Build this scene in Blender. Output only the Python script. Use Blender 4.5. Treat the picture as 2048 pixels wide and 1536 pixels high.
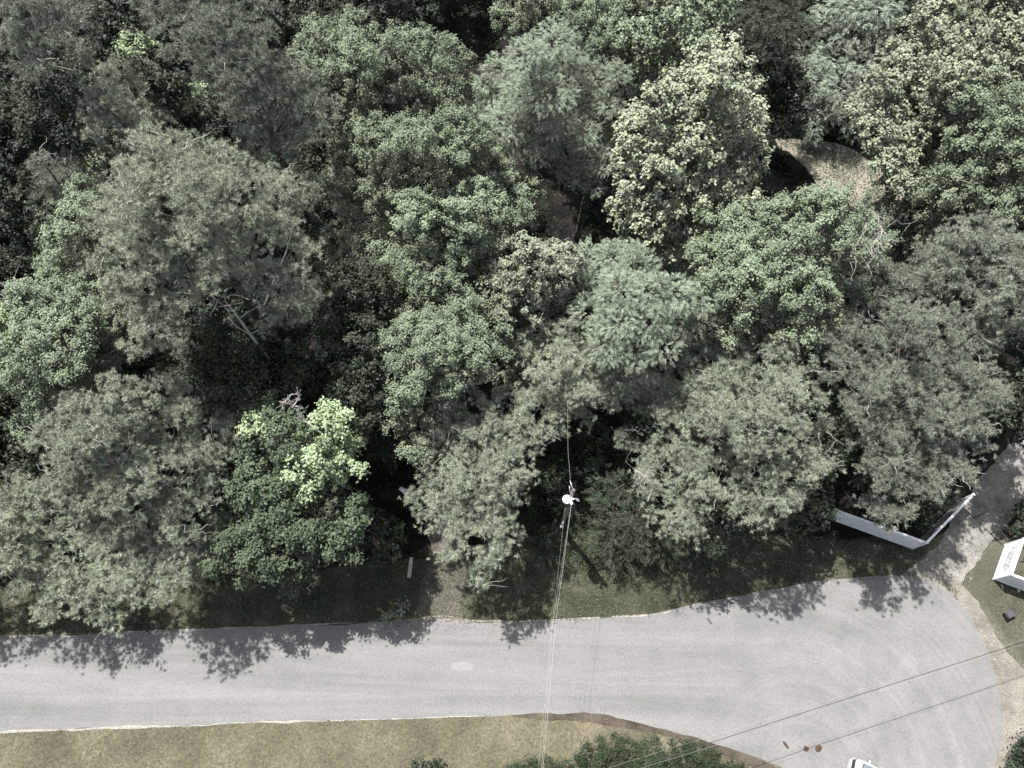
import bpy, bmesh, math, random
import numpy as np
from mathutils import Vector, Matrix

for o in list(bpy.data.objects):
    bpy.data.objects.remove(o)
S = bpy.context.scene
COL = S.collection
R_ = math.radians

# ------------------------------------------------------------------ camera
H, F = 48.0, 1420.0
TILT, ROLL = math.atan(642 / F), math.asin(14 / 642)
cam_d = bpy.data.cameras.new('camera')
cam_d.sensor_width = 36.0
cam_d.lens = 36.0 * F / 2048.0
cam_d.clip_end = 6000
cam = bpy.data.objects.new('camera', cam_d)
COL.objects.link(cam)
CM = (Matrix.Rotation(TILT, 4, 'X') @ Matrix.Rotation(ROLL, 4, 'Z'))
cam.matrix_world = Matrix.Translation((0, 0, H)) @ CM
S.camera = cam

# ------------------------------------------------------------------ sky, sun, exposure
SUN_TRAVEL = Vector((.32, -.43, -1.0)).normalized()
S.world = bpy.data.worlds.new('World')
S.world.use_nodes = True
wn = S.world.node_tree
wn.nodes.clear()
sky = wn.nodes.new('ShaderNodeTexSky')
sky.sky_type = 'NISHITA'
sky.sun_disc = False
sky.sun_elevation = math.asin(-SUN_TRAVEL.z)
sky.sun_rotation = math.atan2(-SUN_TRAVEL.x, -SUN_TRAVEL.y)
sky.dust_density = 3.0
bg = wn.nodes.new('ShaderNodeBackground')
bg.inputs[1].default_value = 0.09
wo = wn.nodes.new('ShaderNodeOutputWorld')
hs = wn.nodes.new('ShaderNodeHueSaturation')      # thin white summer haze: a paler blue
hs.inputs['Saturation'].default_value = .42
wn.links.new(sky.outputs[0], hs.inputs['Color'])
wn.links.new(hs.outputs[0], bg.inputs[0])
wn.links.new(bg.outputs[0], wo.inputs[0])
sun_d = bpy.data.lights.new('sun', 'SUN')
sun_d.energy = 4.8
sun_d.angle = R_(0.55)
sun_d.color = (1.0, .97, .92)
sun = bpy.data.objects.new('sun', sun_d)
sun.rotation_euler = SUN_TRAVEL.to_track_quat('-Z', 'Y').to_euler()
COL.objects.link(sun)
S.view_settings.view_transform = 'Standard'
S.view_settings.look = 'None'
S.view_settings.exposure = 1.25
S.view_settings.gamma = 1
S.cycles.max_bounces = 5
S.cycles.diffuse_bounces = 2
S.cycles.transmission_bounces = 2
S.cycles.transparent_max_bounces = 4

# ------------------------------------------------------------------ helpers
CR = np.array(CM.to_3x3())


def P(px, py, z=0.0):
    """world point at height z seen at photo pixel (px, py)"""
    d = CR @ np.array([(px - 1024) / F, (768 - py) / F, -1.0])
    t = (z - H) / d[2]
    return np.array([0, 0, H]) + d * t


def depth(p):
    return float(-(CR.T @ (np.asarray(p) - np.array([0, 0, H])))[2])


def vec(p):
    return Vector((float(p[0]), float(p[1]), float(p[2])))


def mesh_np(name, v, f, mats=None, mi=None, smooth=False):
    v = np.asarray(v, dtype=np.float32).reshape(-1, 3)
    f = np.asarray(f, dtype=np.int32)
    k = f.shape[1]
    me = bpy.data.meshes.new(name)
    me.vertices.add(len(v))
    me.vertices.foreach_set('co', v.ravel())
    me.loops.add(f.size)
    me.loops.foreach_set('vertex_index', f.ravel())
    me.polygons.add(len(f))
    me.polygons.foreach_set('loop_start', np.arange(0, f.size, k, dtype=np.int32))
    me.polygons.foreach_set('loop_total', np.full(len(f), k, dtype=np.int32))
    if mi is not None:
        me.polygons.foreach_set('material_index', np.asarray(mi, dtype=np.int32))
    if smooth:
        me.polygons.foreach_set('use_smooth', np.ones(len(f), dtype=bool))
    me.update(calc_edges=True)
    for m in (mats or []):
        me.materials.append(m)
    return me


def link(name, me, parent=None):
    o = bpy.data.objects.new(name, me)
    COL.objects.link(o)
    if parent is not None:
        o.parent = parent
        o.matrix_parent_inverse = Matrix.Identity(4)
        if me is not None:
            # geometry is written in world space: move it under its thing
            off, q_ = Vector(), parent
            while q_ is not None:
                off += q_.location
                q_ = q_.parent
            me.transform(Matrix.Translation(-off))
    return o


def thing(name, label, cat, loc, group=None):
    o = bpy.data.objects.new(name, None)
    o.empty_display_size = .3
    COL.objects.link(o)
    o.location = vec(loc)
    o['label'] = label
    o['category'] = cat
    if group:
        o['group'] = group
    return o


def tag(o, label, cat, group=None):
    o['label'] = label
    o['category'] = cat
    if group:
        o['group'] = group
    return o


def settle(o):
    """give a one-mesh thing its origin at its own base"""
    vs = np.array([v.co[:] for v in o.data.vertices])
    c = vs.mean(0)
    c[2] = vs[:, 2].min()
    o.data.transform(Matrix.Translation(-vec(c)))
    o.location = vec(c)
    return o


class MB:
    """collects simple solids into one mesh"""

    def __init__(self):
        self.bm = bmesh.new()

    def hexa(self, p):
        vs = [self.bm.verts.new(vec(q)) for q in p]
        for q in ((0, 3, 2, 1), (4, 5, 6, 7), (0, 1, 5, 4), (1, 2, 6, 5), (2, 3, 7, 6), (3, 0, 4, 7)):
            self.bm.faces.new([vs[i] for i in q])
        return vs

    def box(self, c, u, v, w):
        """centre and three half vectors"""
        c, u, v, w = [np.asarray(a, float) for a in (c, u, v, w)]
        return self.hexa([c - u - v - w, c + u - v - w, c + u + v - w, c - u + v - w,
                          c - u - v + w, c + u - v + w, c + u + v + w, c - u + v + w])

    def tube(self, pts, rad, n=6, cap=True):
        pts = [np.asarray(p, float) for p in pts]
        if np.isscalar(rad):
            rad = [rad] * len(pts)
        rings = []
        for i, p in enumerate(pts):
            t = pts[min(i + 1, len(pts) - 1)] - pts[max(i - 1, 0)]
            t /= np.linalg.norm(t) + 1e-9
            a = np.cross(t, [0, 0, 1.0]) if abs(t[2]) < .95 else np.cross(t, [1.0, 0, 0])
            a /= np.linalg.norm(a)
            b = np.cross(t, a)
            rings.append([self.bm.verts.new(vec(p + rad[i] * (math.cos(q) * a + math.sin(q) * b)))
                          for q in np.arange(n) * 2 * math.pi / n])
        for r0, r1 in zip(rings, rings[1:]):
            for j in range(n):
                f = self.bm.faces.new((r0[j], r0[(j + 1) % n], r1[(j + 1) % n], r1[j]))
                f.smooth = True
        if cap:
            self.bm.faces.new(rings[0][::-1])
            self.bm.faces.new(rings[-1])

    def mesh(self, name, mat, bevel=0):
        bmesh.ops.recalc_face_normals(self.bm, faces=self.bm.faces)
        if bevel:
            bmesh.ops.bevel(self.bm, geom=list(self.bm.edges), offset=bevel, segments=2, affect='EDGES', profile=.5)
        me = bpy.data.meshes.new(name)
        self.bm.to_mesh(me)
        self.bm.free()
        me.materials.append(mat)
        return me

    def obj(self, name, mat, parent=None, bevel=0):
        return link(name, self.mesh(name, mat, bevel), parent)


# ------------------------------------------------------------------ materials
class NT:
    def __init__(self, name):
        self.m = bpy.data.materials.new(name)
        self.m.use_nodes = True
        self.t = self.m.node_tree
        self.t.nodes.clear()
        self.out = self.t.nodes.new('ShaderNodeOutputMaterial')

    def n(self, kind, **kw):
        nd = self.t.nodes.new(kind)
        for k, v in kw.items():
            setattr(nd, k, v)
        return nd

    def put(self, sock, v):
        if hasattr(v, 'is_output') or isinstance(v, bpy.types.NodeSocket):
            self.t.links.new(v, sock)
        else:
            if isinstance(v, tuple) and len(v) == 3 and sock.type == 'RGBA':
                v = (*v, 1)
            sock.default_value = v

    def pos(self):
        return self.n('ShaderNodeNewGeometry').outputs['Position']

    def scaled(self, s):
        m = self.n('ShaderNodeMapping')
        self.put(m.inputs[0], self.pos())
        m.inputs['Scale'].default_value = s
        return m.outputs[0]

    def noise(self, scale, detail=4, rough=.6, vec_=None, dist=0.0):
        nd = self.n('ShaderNodeTexNoise')
        self.put(nd.inputs['Vector'], vec_ if vec_ is not None else self.pos())
        nd.inputs['Scale'].default_value = scale
        nd.inputs['Detail'].default_value = detail
        nd.inputs['Roughness'].default_value = rough
        nd.inputs['Distortion'].default_value = dist
        return nd.outputs[0]

    def ramp(self, fac, *stops):
        r = self.n('ShaderNodeValToRGB')
        self.put(r.inputs[0], fac)
        e = r.color_ramp.elements
        while len(e) < len(stops):
            e.new(.5)
        for i, (p, c) in enumerate(stops):
            e[i].position = p
            if not isinstance(c, tuple):
                c = (c, c, c)
            e[i].color = (*c, 1)
        return r.outputs[0]

    def mix(self, fac, a, b, mode='MIX'):
        m = self.n('ShaderNodeMix', data_type='RGBA', blend_type=mode)
        self.put(m.inputs[0], fac)
        self.put(m.inputs[6], a)
        self.put(m.inputs[7], b)
        return m.outputs[2]

    def math(self, op, a, b=0.0, clamp=False):
        m = self.n('ShaderNodeMath', operation=op, use_clamp=clamp)
        self.put(m.inputs[0], a)
        self.put(m.inputs[1], b)
        return m.outputs[0]

    def bsdf(self, col, rough=.8, spec=.3, metal=0.0, bump=None, bstr=.4, bdist=.05):
        p = self.n('ShaderNodeBsdfPrincipled')
        self.put(p.inputs['Base Color'], col)
        self.put(p.inputs['Roughness'], rough)
        p.inputs['Specular IOR Level'].default_value = spec
        p.inputs['Metallic'].default_value = metal
        if bump is not None:
            b = self.n('ShaderNodeBump')
            b.inputs['Strength'].default_value = bstr
            b.inputs['Distance'].default_value = bdist
            self.put(b.inputs['Height'], bump)
            self.t.links.new(b.outputs[0], p.inputs['Normal'])
        return p.outputs[0]

    def done(self, sh):
        self.t.links.new(sh, self.out.inputs[0])
        return self.m


def leaf_mat(name, c1, c2, rough=.5, spec=.35, transl=.22, nscale=.8):
    t = NT(name)
    isl = t.n('ShaderNodeNewGeometry').outputs['Random Per Island']
    oi = t.n('ShaderNodeObjectInfo').outputs['Random']
    c = t.mix(isl, c1, c2)
    big = t.ramp(t.noise(nscale, 3), (.3, .72), (.7, 1.22))
    c = t.mix(1.0, c, big, 'MULTIPLY')
    per = t.ramp(oi, (0, .88), (1, 1.12))
    c = t.mix(1.0, c, per, 'MULTIPLY')
    a = t.bsdf(c, rough, spec)
    tr = t.n('ShaderNodeBsdfTranslucent')
    t.put(tr.inputs[0], c)
    m = t.n('ShaderNodeMixShader')
    m.inputs[0].default_value = transl
    t.t.links.new(a, m.inputs[1])
    t.t.links.new(tr.outputs[0], m.inputs[2])
    return t.done(m.outputs[0])


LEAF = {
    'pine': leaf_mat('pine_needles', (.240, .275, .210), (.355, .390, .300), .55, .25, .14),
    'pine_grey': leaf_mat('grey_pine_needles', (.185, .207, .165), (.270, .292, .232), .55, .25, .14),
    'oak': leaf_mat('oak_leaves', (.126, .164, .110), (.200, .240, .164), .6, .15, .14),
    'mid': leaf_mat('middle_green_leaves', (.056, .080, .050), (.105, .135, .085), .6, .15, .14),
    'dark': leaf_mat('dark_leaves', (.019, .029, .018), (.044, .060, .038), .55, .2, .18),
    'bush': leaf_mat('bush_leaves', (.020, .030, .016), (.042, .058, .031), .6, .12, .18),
    'gum': leaf_mat('gum_leaves', (.185, .225, .155), (.268, .302, .215), .55, .2, .14),  # bright yellowish pale green, the leaves' own colour
    'pale': leaf_mat('pale_leaves', (.160, .192, .135), (.245, .275, .202), .55, .25, .14),
    'green': leaf_mat('green_leaves', (.128, .168, .112), (.198, .236, .158), .55, .2, .14),
    'lime': leaf_mat('lime_leaves', (.190, .255, .142), (.285, .345, .212), .55, .2, .14),
    'feather': leaf_mat('feather_leaves', (.140, .178, .128), (.210, .248, .185), .55, .2, .14),
    'cypress': leaf_mat('cypress_sprays', (.160, .200, .155), (.230, .270, .210), .55, .2, .14),
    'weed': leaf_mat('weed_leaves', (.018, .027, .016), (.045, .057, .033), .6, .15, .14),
}


def bark(name, c1, c2):
    t = NT(name)
    nz = t.noise(9, 5, .65, t.scaled((1, 1, .3)))
    return t.done(t.bsdf(t.ramp(nz, (.3, c1), (.7, c2)), .9, .15, 0, nz, .6, .03))


BARK = bark('bark', (.07, .06, .052), (.17, .15, .135))
BARK_PALE = bark('pale_bark', (.22, .205, .19), (.42, .40, .37))


def asphalt():
    t = NT('asphalt')
    p = t.pos()
    fine = t.noise(7.5, 3, .8)
    mott = t.noise(.5, 6, .62)
    streak = t.noise(.9, 6, .6, t.scaled((.045, .75, 1)), .6)
    # turning circle: wear bends round a point near the middle of the bulb
    c = P(1610, 1530)
    sub = t.n('ShaderNodeVectorMath', operation='SUBTRACT')
    t.put(sub.inputs[0], p)
    sub.inputs[1].default_value = (float(c[0]), float(c[1]), 0)
    ln = t.n('ShaderNodeVectorMath', operation='LENGTH')
    t.t.links.new(sub.outputs[0], ln.inputs[0])
    cb = t.n('ShaderNodeCombineXYZ')
    t.put(cb.inputs[0], ln.outputs['Value'])
    ring = t.noise(1.2, 6, .65, cb.outputs[0])
    sx = t.n('ShaderNodeSeparateXYZ')
    t.put(sx.inputs[0], p)
    fx = t.math('MULTIPLY', t.math('SUBTRACT', sx.outputs[0], 11.0), .12, True)
    wear = t.mix(fx, streak, t.mix(.40, ring, mott))
    col = t.ramp(wear, (.33, (.170, .170, .172)), (.5, (.252, .249, .243)), (.67, (.345, .336, .320)))
    col = t.mix(.42, col, t.ramp(mott, (.25, (.205, .206, .211)), (.75, (.300, .297, .290))))
    pc = P(925, 1332)
    s2 = t.n('ShaderNodeVectorMath', operation='SUBTRACT')
    t.put(s2.inputs[0], p)
    s2.inputs[1].default_value = (float(pc[0]), float(pc[1]), 0)
    mp = t.n('ShaderNodeMapping')
    t.put(mp.inputs[0], s2.outputs[0])
    mp.inputs['Rotation'].default_value = (0, 0, .5)
    mp.inputs['Scale'].default_value = (1.25, 3.2, 1)
    l2 = t.n('ShaderNodeVectorMath', operation='LENGTH')
    t.t.links.new(mp.outputs[0], l2.inputs[0])
    blot = t.ramp(t.math('MULTIPLY', t.math('ADD', l2.outputs['Value'], t.math('MULTIPLY', t.noise(3.0, 5, .7), 1.0)), .4), (.5, 1.0), (.62, 0.0))
    col = t.mix(t.math('MULTIPLY', blot, .45), col, (.385, .378, .362))
    col = t.mix(1.0, col, t.ramp(fine, (.25, .80), (.5, 1.0), (.75, 1.22)), 'MULTIPLY')
    spk = t.ramp(t.noise(11, 2, .5), (.64, 0.0), (.72, 1.0))
    col = t.mix(t.math('MULTIPLY', spk, .30), col, (.42, .415, .40))
    col = t.mix(1.0, col, (.56, .56, .562), 'MULTIPLY')
    return t.done(t.bsdf(col, .88, .25, 0, fine, .5, .02))


GS = .58


def ground_mat(name, lo, mid, hi, big=.35, fine=9.0, bump=.6, contrast=(.62, 1.45)):
    t = NT(name)
    a = t.noise(big, 6, .65)
    b = t.noise(fine, 5, .7)
    g = lambda q: tuple(k * GS for k in q)
    c = t.ramp(a, (.32, g(lo)), (.5, g(mid)), (.68, g(hi)))
    c = t.mix(1.0, c, t.ramp(b, (.25, contrast[0]), (.75, contrast[1])), 'MULTIPLY')
    return t.done(t.bsdf(c, .95, .1, 0, b, bump, .06))


def plain(name, col, rough=.5, spec=.4, metal=0.0, var=.12, scale=4.0, bump=0.0):
    t = NT(name)
    nz = t.noise(scale, 5, .65)
    c = t.mix(1.0, col, t.ramp(nz, (.3, 1 - var), (.7, 1 + var)), 'MULTIPLY')
    return t.done(t.bsdf(c, rough, spec, metal, nz if bump else None, bump, .02))


M_ASPH = asphalt()
M_SOIL = ground_mat('soil', (.020, .018, .015), (.034, .030, .025), (.06, .052, .043))
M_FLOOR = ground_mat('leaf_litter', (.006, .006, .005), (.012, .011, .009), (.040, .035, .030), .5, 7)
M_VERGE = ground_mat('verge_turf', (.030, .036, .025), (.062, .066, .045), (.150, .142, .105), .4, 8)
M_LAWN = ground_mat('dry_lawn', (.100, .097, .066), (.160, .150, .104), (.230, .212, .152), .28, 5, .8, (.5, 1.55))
M_LAWN2 = ground_mat('green_lawn', (.085, .088, .064), (.112, .112, .083), (.150, .145, .108), .3, 8, .5)
M_GRAVEL = ground_mat('gravel', (.15, .142, .128), (.27, .26, .242), (.42, .40, .365), .8, 7, .9, (.45, 1.6))
M_SHOULDER = ground_mat('sandy_gravel', (.19, .175, .15), (.29, .27, .235), (.38, .355, .31), .5, 9, .9, (.6, 1.4))
M_EDGE = ground_mat('pale_grit', (.30, .285, .25), (.42, .40, .36), (.52, .50, .46), 1.0, 12, .8)
M_DIRT = ground_mat('dirt_track', (.085, .075, .066), (.15, .135, .12), (.22, .20, .18), .6, 7)
M_BANK = ground_mat('sandbank', (.20, .18, .148), (.31, .28, .23), (.40, .36, .295), .4, 6, .9)
M_EARTH = ground_mat('brown_edge_soil', (.060, .050, .041), (.095, .080, .066), (.15, .13, .105), .6, 9)


def water():
    t = NT('creek_water')
    nz = t.noise(1.6, 3)
    return t.done(t.bsdf((.003, .0035, .003), .08, .12, 0, nz, .08, .05))


M_WATER = water()

# ------------------------------------------------------------------ the ground
RS = np.random.RandomState


def smooth_poly(pts, sub=6, closed=True):
    pts = np.asarray(pts, float)
    n = len(pts)
    out = []
    rng = range(n if closed else n - 1)
    for i in rng:
        g = lambda k: pts[k % n] if closed else pts[min(max(k, 0), n - 1)]
        p0, p1, p2, p3 = g(i - 1), g(i), g(i + 1), g(i + 2)
        for s in np.arange(sub) / sub:
            out.append(.5 * ((2 * p1) + (-p0 + p2) * s + (2 * p0 - 5 * p1 + 4 * p2 - p3) * s * s
                             + (-p0 + 3 * p1 - 3 * p2 + p3) * s ** 3))
    if not closed:
        out.append(pts[-1])
    return np.array(out)


def wander(n, step, seed, octs=((3.0, 1.0), (1.1, .55), (.4, .35))):
    r = RS(seed)
    x = np.arange(n) * step
    s = np.zeros(n)
    for wl, a in octs:
        k = max(int(n * step / wl), 2)
        s += a * np.interp(x, np.linspace(0, n * step, k + 1), np.append(v := r.uniform(-1, 1, k), v[0]))
    return s


def ragged(pts, amp, seed, step=.14):
    """resample a closed world outline and roughen it"""
    pts = np.asarray(pts)[:, :2]
    q = np.vstack([pts, pts[:1]])
    seg = np.linalg.norm(np.diff(q, axis=0), axis=1)
    L = np.concatenate([[0], np.cumsum(seg)])
    n = min(max(int(L[-1] / step), 8), 2600)
    s = np.linspace(0, L[-1], n, endpoint=False)
    x = np.interp(s, L, q[:, 0])
    y = np.interp(s, L, q[:, 1])
    tx, ty = np.roll(x, -1) - np.roll(x, 1), np.roll(y, -1) - np.roll(y, 1)
    l = np.hypot(tx, ty) + 1e-9
    w = wander(n, L[-1] / n, seed) * amp
    return np.column_stack([x - ty / l * w, y + tx / l * w])


def sheet(name, pix, z, mat, amp=.1, seed=1, sub=6, drop=.06):
    w = np.array([P(a, b)[:2] for a, b in pix])
    o2 = ragged(smooth_poly(w, sub), amp, seed)
    bm = bmesh.new()
    vs = [bm.verts.new((a, b, z)) for a, b in o2]
    f = bm.faces.new(vs)
    if f.normal.z < 0:
        f.normal_flip()
    bm.normal_update()
    if f.normal.z < 0:
        f.normal_flip()
    bmesh.ops.triangulate(bm, faces=[f])
    me = bpy.data.meshes.new(name)
    bm.to_mesh(me)
    bm.free()
    me.materials.append(mat)
    o = link(name, me)
    o['kind'] = 'structure'
    return o


ROAD_TOP = [(-1500, 1322), (-700, 1296), (-60, 1275), (0, 1272), (200, 1266), (400, 1258), (600, 1250), (780, 1243),
            (835, 1237), (880, 1234), (915, 1236), (950, 1243), (1010, 1243), (1100, 1241), (1200, 1236), (1300, 1228),
            (1400, 1207), (1500, 1186), (1600, 1168), (1700, 1154), (1790, 1149), (1845, 1160), (1900, 1190), (1937, 1228),
            (1962, 1275), (1985, 1330), (2000, 1390), (2006, 1430), (2003, 1480), (1985, 1536), (1945, 1590),
            (1870, 1640), (1760, 1655), (1660, 1610)]
ROAD_LOW = [(1580, 1547), (1530, 1526), (1450, 1497), (1350, 1466), (1250, 1443), (1150, 1431), (1000, 1431), (800, 1437),
            (600, 1442), (400, 1450), (200, 1456), (0, 1465), (-60, 1467), (-700, 1490), (-1500, 1515)]

bm = bmesh.new()
for (x0, y0) in ((-1500, -1500), (1500, -1500), (1500, 1500), (-1500, 1500)):
    bm.verts.new((x0, y0, 0))
bm.faces.new(bm.verts)
me = bpy.data.meshes.new('ground')
bm.to_mesh(me)
bm.free()
me.materials.append(M_SOIL)
link('ground', me)['kind'] = 'structure'

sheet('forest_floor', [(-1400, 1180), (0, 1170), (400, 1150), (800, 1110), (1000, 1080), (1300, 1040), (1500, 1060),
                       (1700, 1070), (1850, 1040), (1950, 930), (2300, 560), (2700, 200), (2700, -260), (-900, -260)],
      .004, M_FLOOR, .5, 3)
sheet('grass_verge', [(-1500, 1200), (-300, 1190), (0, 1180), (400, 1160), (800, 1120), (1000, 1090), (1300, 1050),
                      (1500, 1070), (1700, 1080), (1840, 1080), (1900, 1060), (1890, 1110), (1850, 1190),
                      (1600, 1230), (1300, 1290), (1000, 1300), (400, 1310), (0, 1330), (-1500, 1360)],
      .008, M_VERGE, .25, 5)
sheet('lawn', [(-1500, 1460), (0, 1440), (600, 1420), (1000, 1405), (1200, 1410), (1400, 1450), (1600, 1520),
               (1750, 1600), (1900, 1700), (1900, 2100), (-1500, 2100)], .008, M_LAWN, .1, 7)
sheet('front_lawn', [(1900, 1150), (1960, 1100), (2010, 1080), (2200, 1060), (2600, 1100), (2600, 1700), (2050, 1640),
                     (1940, 1640), (1960, 1450), (1950, 1300), (1900, 1200)], .006, M_LAWN2, .2, 9)
sheet('dirt_track', [(822, 1246), (836, 1205), (838, 1170), (855, 1130), (860, 1090), (850, 1050), (870, 1000), (920, 1000),
                     (925, 1060), (930, 1130), (924, 1190), (928, 1250), (880, 1262)], .012, M_DIRT, .22, 11)
sheet('gravel_driveway', [(1790, 1170), (1812, 1140), (1845, 1115), (1880, 1080), (1915, 1035), (1950, 985), (2000, 915),
                          (2060, 830), (2160, 690), (2260, 760), (2150, 900), (2075, 985), (2030, 1030), (1990, 1080),
                          (1955, 1130), (1925, 1165), (1935, 1195), (1950, 1230), (1900, 1215), (1850, 1190)],
      .012, M_GRAVEL, .22, 13)
sheet('gravel_shoulder', [(1820, 1150), (1880, 1150), (1925, 1172), (1958, 1205), (1985, 1250), (2015, 1295), (2050, 1335),
                          (2110, 1400), (2090, 1450), (2045, 1475), (2015, 1505), (2000, 1545), (1975, 1600), (1930, 1620),
                          (1950, 1500), (1960, 1400), (1930, 1280), (1880, 1210)], .0135, M_SHOULDER, .2, 17)
sheet('creek', [(1480, 240), (1545, 290), (1590, 350), (1618, 400), (1600, 445), (1540, 470), (1480, 500), (1465, 560),
                (1460, 620), (1390, 640), (1330, 600), (1340, 540), (1400, 480), (1470, 400), (1460, 320)],
      .008, M_WATER, .2, 19)
sheet('sandbank', [(1548, 275), (1600, 276), (1660, 285), (1720, 310), (1770, 345), (1810, 390), (1790, 430), (1730, 430),
                   (1690, 405), (1650, 385), (1622, 350), (1590, 318), (1560, 300)], .012, M_BANK, .3, 21)
road = sheet('road', ROAD_TOP + ROAD_LOW, .018, M_ASPH, .075, 23)


def ribbon(name, pix, z, w0, w1, mat, seed, gap=.25, side=1):
    """thin broken band of grit along an edge"""
    w = smooth_poly(np.array([P(a, b)[:2] for a, b in pix]), 12, False)
    seg = np.linalg.norm(np.diff(w, axis=0), axis=1)
    L = np.concatenate([[0], np.cumsum(seg)])
    n = int(L[-1] / .12)
    s = np.linspace(0, L[-1], n)
    x, y = np.interp(s, L, w[:, 0]), np.interp(s, L, w[:, 1])
    tx, ty = np.gradient(x), np.gradient(y)
    l = np.hypot(tx, ty)
    nx, ny = -ty / l, tx / l
    wd = np.clip(w0 + (w1 - w0) * (.5 + .5 * wander(n, L[-1] / n, seed)) - gap * (wander(n, L[-1] / n, seed + 9) > .55) * .3, .004, 1)
    wd = wd * np.clip(np.minimum(s, s[-1] - s) / 2.5, .02, 1)
    mid = wander(n, L[-1] / n, seed + 3) * .05
    a = np.column_stack([x + nx * (mid - wd / 2), y + ny * (mid - wd / 2), np.full(n, z)])
    b = np.column_stack([x + nx * (mid + wd / 2), y + ny * (mid + wd / 2), np.full(n, z)])
    v = np.vstack([a, b])
    f = np.array([(i, i + 1, n + i + 1, n + i) for i in range(n - 1)])
    o = link(name, mesh_np(name, v, f, [mat]))
    o['kind'] = 'structure'
    return o


ribbon('road_edge', [p for p in ROAD_LOW[::-1] if -60 <= p[0] <= 1010], .024, .03, .17, M_EDGE, 31)
ribbon('road_edge', [p for p in ROAD_TOP if -60 <= p[0] <= 1400], .024, .01, .10, M_EDGE, 37, .3)
ribbon('soil_edge', [(1010, 1432), (1150, 1434), (1250, 1447), (1350, 1471), (1450, 1503), (1530, 1533), (1600, 1565)],
       .026, .35, .75, M_EARTH, 41, .1)

# ------------------------------------------------------------------ scattered ground cover
from mathutils.geometry import intersect_point_tri_2d


def inside(poly, x, y):
    px_, py_ = poly[:, 0], poly[:, 1]
    c = np.zeros(len(x), bool)
    j = len(poly) - 1
    for i in range(len(poly)):
        cond = ((py_[i] > y) != (py_[j] > y)) & (x < (px_[j] - px_[i]) * (y - py_[i]) / (py_[j] - py_[i] + 1e-12) + px_[i])
        c ^= cond
        j = i
    return c


ROADW = smooth_poly(np.array([P(a, b)[:2] for a, b in ROAD_TOP + ROAD_LOW]), 4)


def scatter(pix, n, seed, keep=None):
    r = RS(seed)
    poly = np.array([P(a, b)[:2] for a, b in pix])
    lo, hi = poly.min(0), poly.max(0)
    x = r.uniform(lo[0], hi[0], n * 3)
    y = r.uniform(lo[1], hi[1], n * 3)
    ok = inside(poly, x, y) & ~inside(ROADW, x, y)
    return x[ok][:n], y[ok][:n], r


def patchy(x, y, seed, wl=1.6):
    """cheap smooth noise in 0..1"""
    r = RS(seed)
    s = np.zeros(len(x))
    for k in range(7):
        a = r.uniform(0, 2 * np.pi)
        w = wl * r.uniform(.5, 2)
        s += np.sin((x * np.cos(a) + y * np.sin(a)) * 2 * np.pi / w + r.uniform(0, 7))
    return 1 / (1 + np.exp(-s))


def grass(name, pix, n, h, wdt, mat, seed, thin=.35, z=.012):
    x, y, r = scatter(pix, n, seed)
    k = r.uniform(0, 1, len(x)) < thin + (1 - thin) * patchy(x, y, seed + 1)
    x, y = x[k], y[k]
    m = len(x)
    a = r.uniform(0, 2 * np.pi, m)
    hh = h * r.uniform(.4, 1.2, m)
    base = np.column_stack([x, y, np.full(m, z)])
    d = np.column_stack([np.cos(a), np.sin(a), np.zeros(m)])
    s = np.column_stack([-np.sin(a), np.cos(a), np.zeros(m)]) * (wdt * r.uniform(.6, 1.3, m))[:, None]
    tip = base + d * (hh * r.uniform(.3, 1.1, m))[:, None] + np.array([0, 0, 1]) * (hh * .7)[:, None]
    v = np.stack([base - s, base + s, tip], 1).reshape(-1, 3)
    f = np.arange(3 * m).reshape(-1, 3)
    o = link(name, mesh_np(name, v, f, [mat]))
    o['kind'] = 'stuff'
    return o


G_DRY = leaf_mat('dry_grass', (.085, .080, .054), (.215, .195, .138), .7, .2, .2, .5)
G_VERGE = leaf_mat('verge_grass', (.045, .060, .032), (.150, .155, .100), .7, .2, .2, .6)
G_LAWN2 = leaf_mat('lawn_grass', (.058, .062, .044), (.105, .104, .076), .7, .2, .2, .5)

tag(grass('lawn_grass', [(-120, 1445), (600, 1425), (1000, 1415), (1200, 1420), (1400, 1460), (1600, 1530), (1700, 1640),
                         (-120, 1640)], 60000, .10, .018, G_DRY, 51),
    'short dry tan grass of the lawn below the road', 'grass')
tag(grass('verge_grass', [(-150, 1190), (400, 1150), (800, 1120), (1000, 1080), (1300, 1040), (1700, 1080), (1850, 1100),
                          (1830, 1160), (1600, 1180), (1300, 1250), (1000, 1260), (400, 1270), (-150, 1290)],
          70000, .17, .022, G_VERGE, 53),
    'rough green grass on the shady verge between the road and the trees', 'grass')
tag(grass('front_lawn_grass', [(1960, 1190), (1990, 1140), (2200, 1140), (2200, 1480), (2110, 1390), (2040, 1310),
                               (2000, 1250)], 22000, .09, .018, G_LAWN2, 55),
    'thin olive grass of the small lawn beside the gravel at the right', 'grass')


def leaves_from(c, nrm, L, W, r):
    """diamond leaves: centres, normals, sizes -> verts, quads"""
    m = len(c)
    t = r.normal(size=(m, 3))
    t -= nrm * (t * nrm).sum(1)[:, None]
    t /= np.linalg.norm(t, axis=1)[:, None] + 1e-9
    b = np.cross(nrm, t)
    s = r.uniform(.65, 1.3, m)[:, None]
    t = t * s * L / 2
    b = b * s * W / 2
    v = np.stack([c - t, c + b + t * .1, c + t, c - b + t * .1], 1).reshape(-1, 3)
    return v, np.arange(4 * m).reshape(-1, 4)


def unit(a):
    return a / (np.linalg.norm(a, axis=1)[:, None] + 1e-9)


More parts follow.
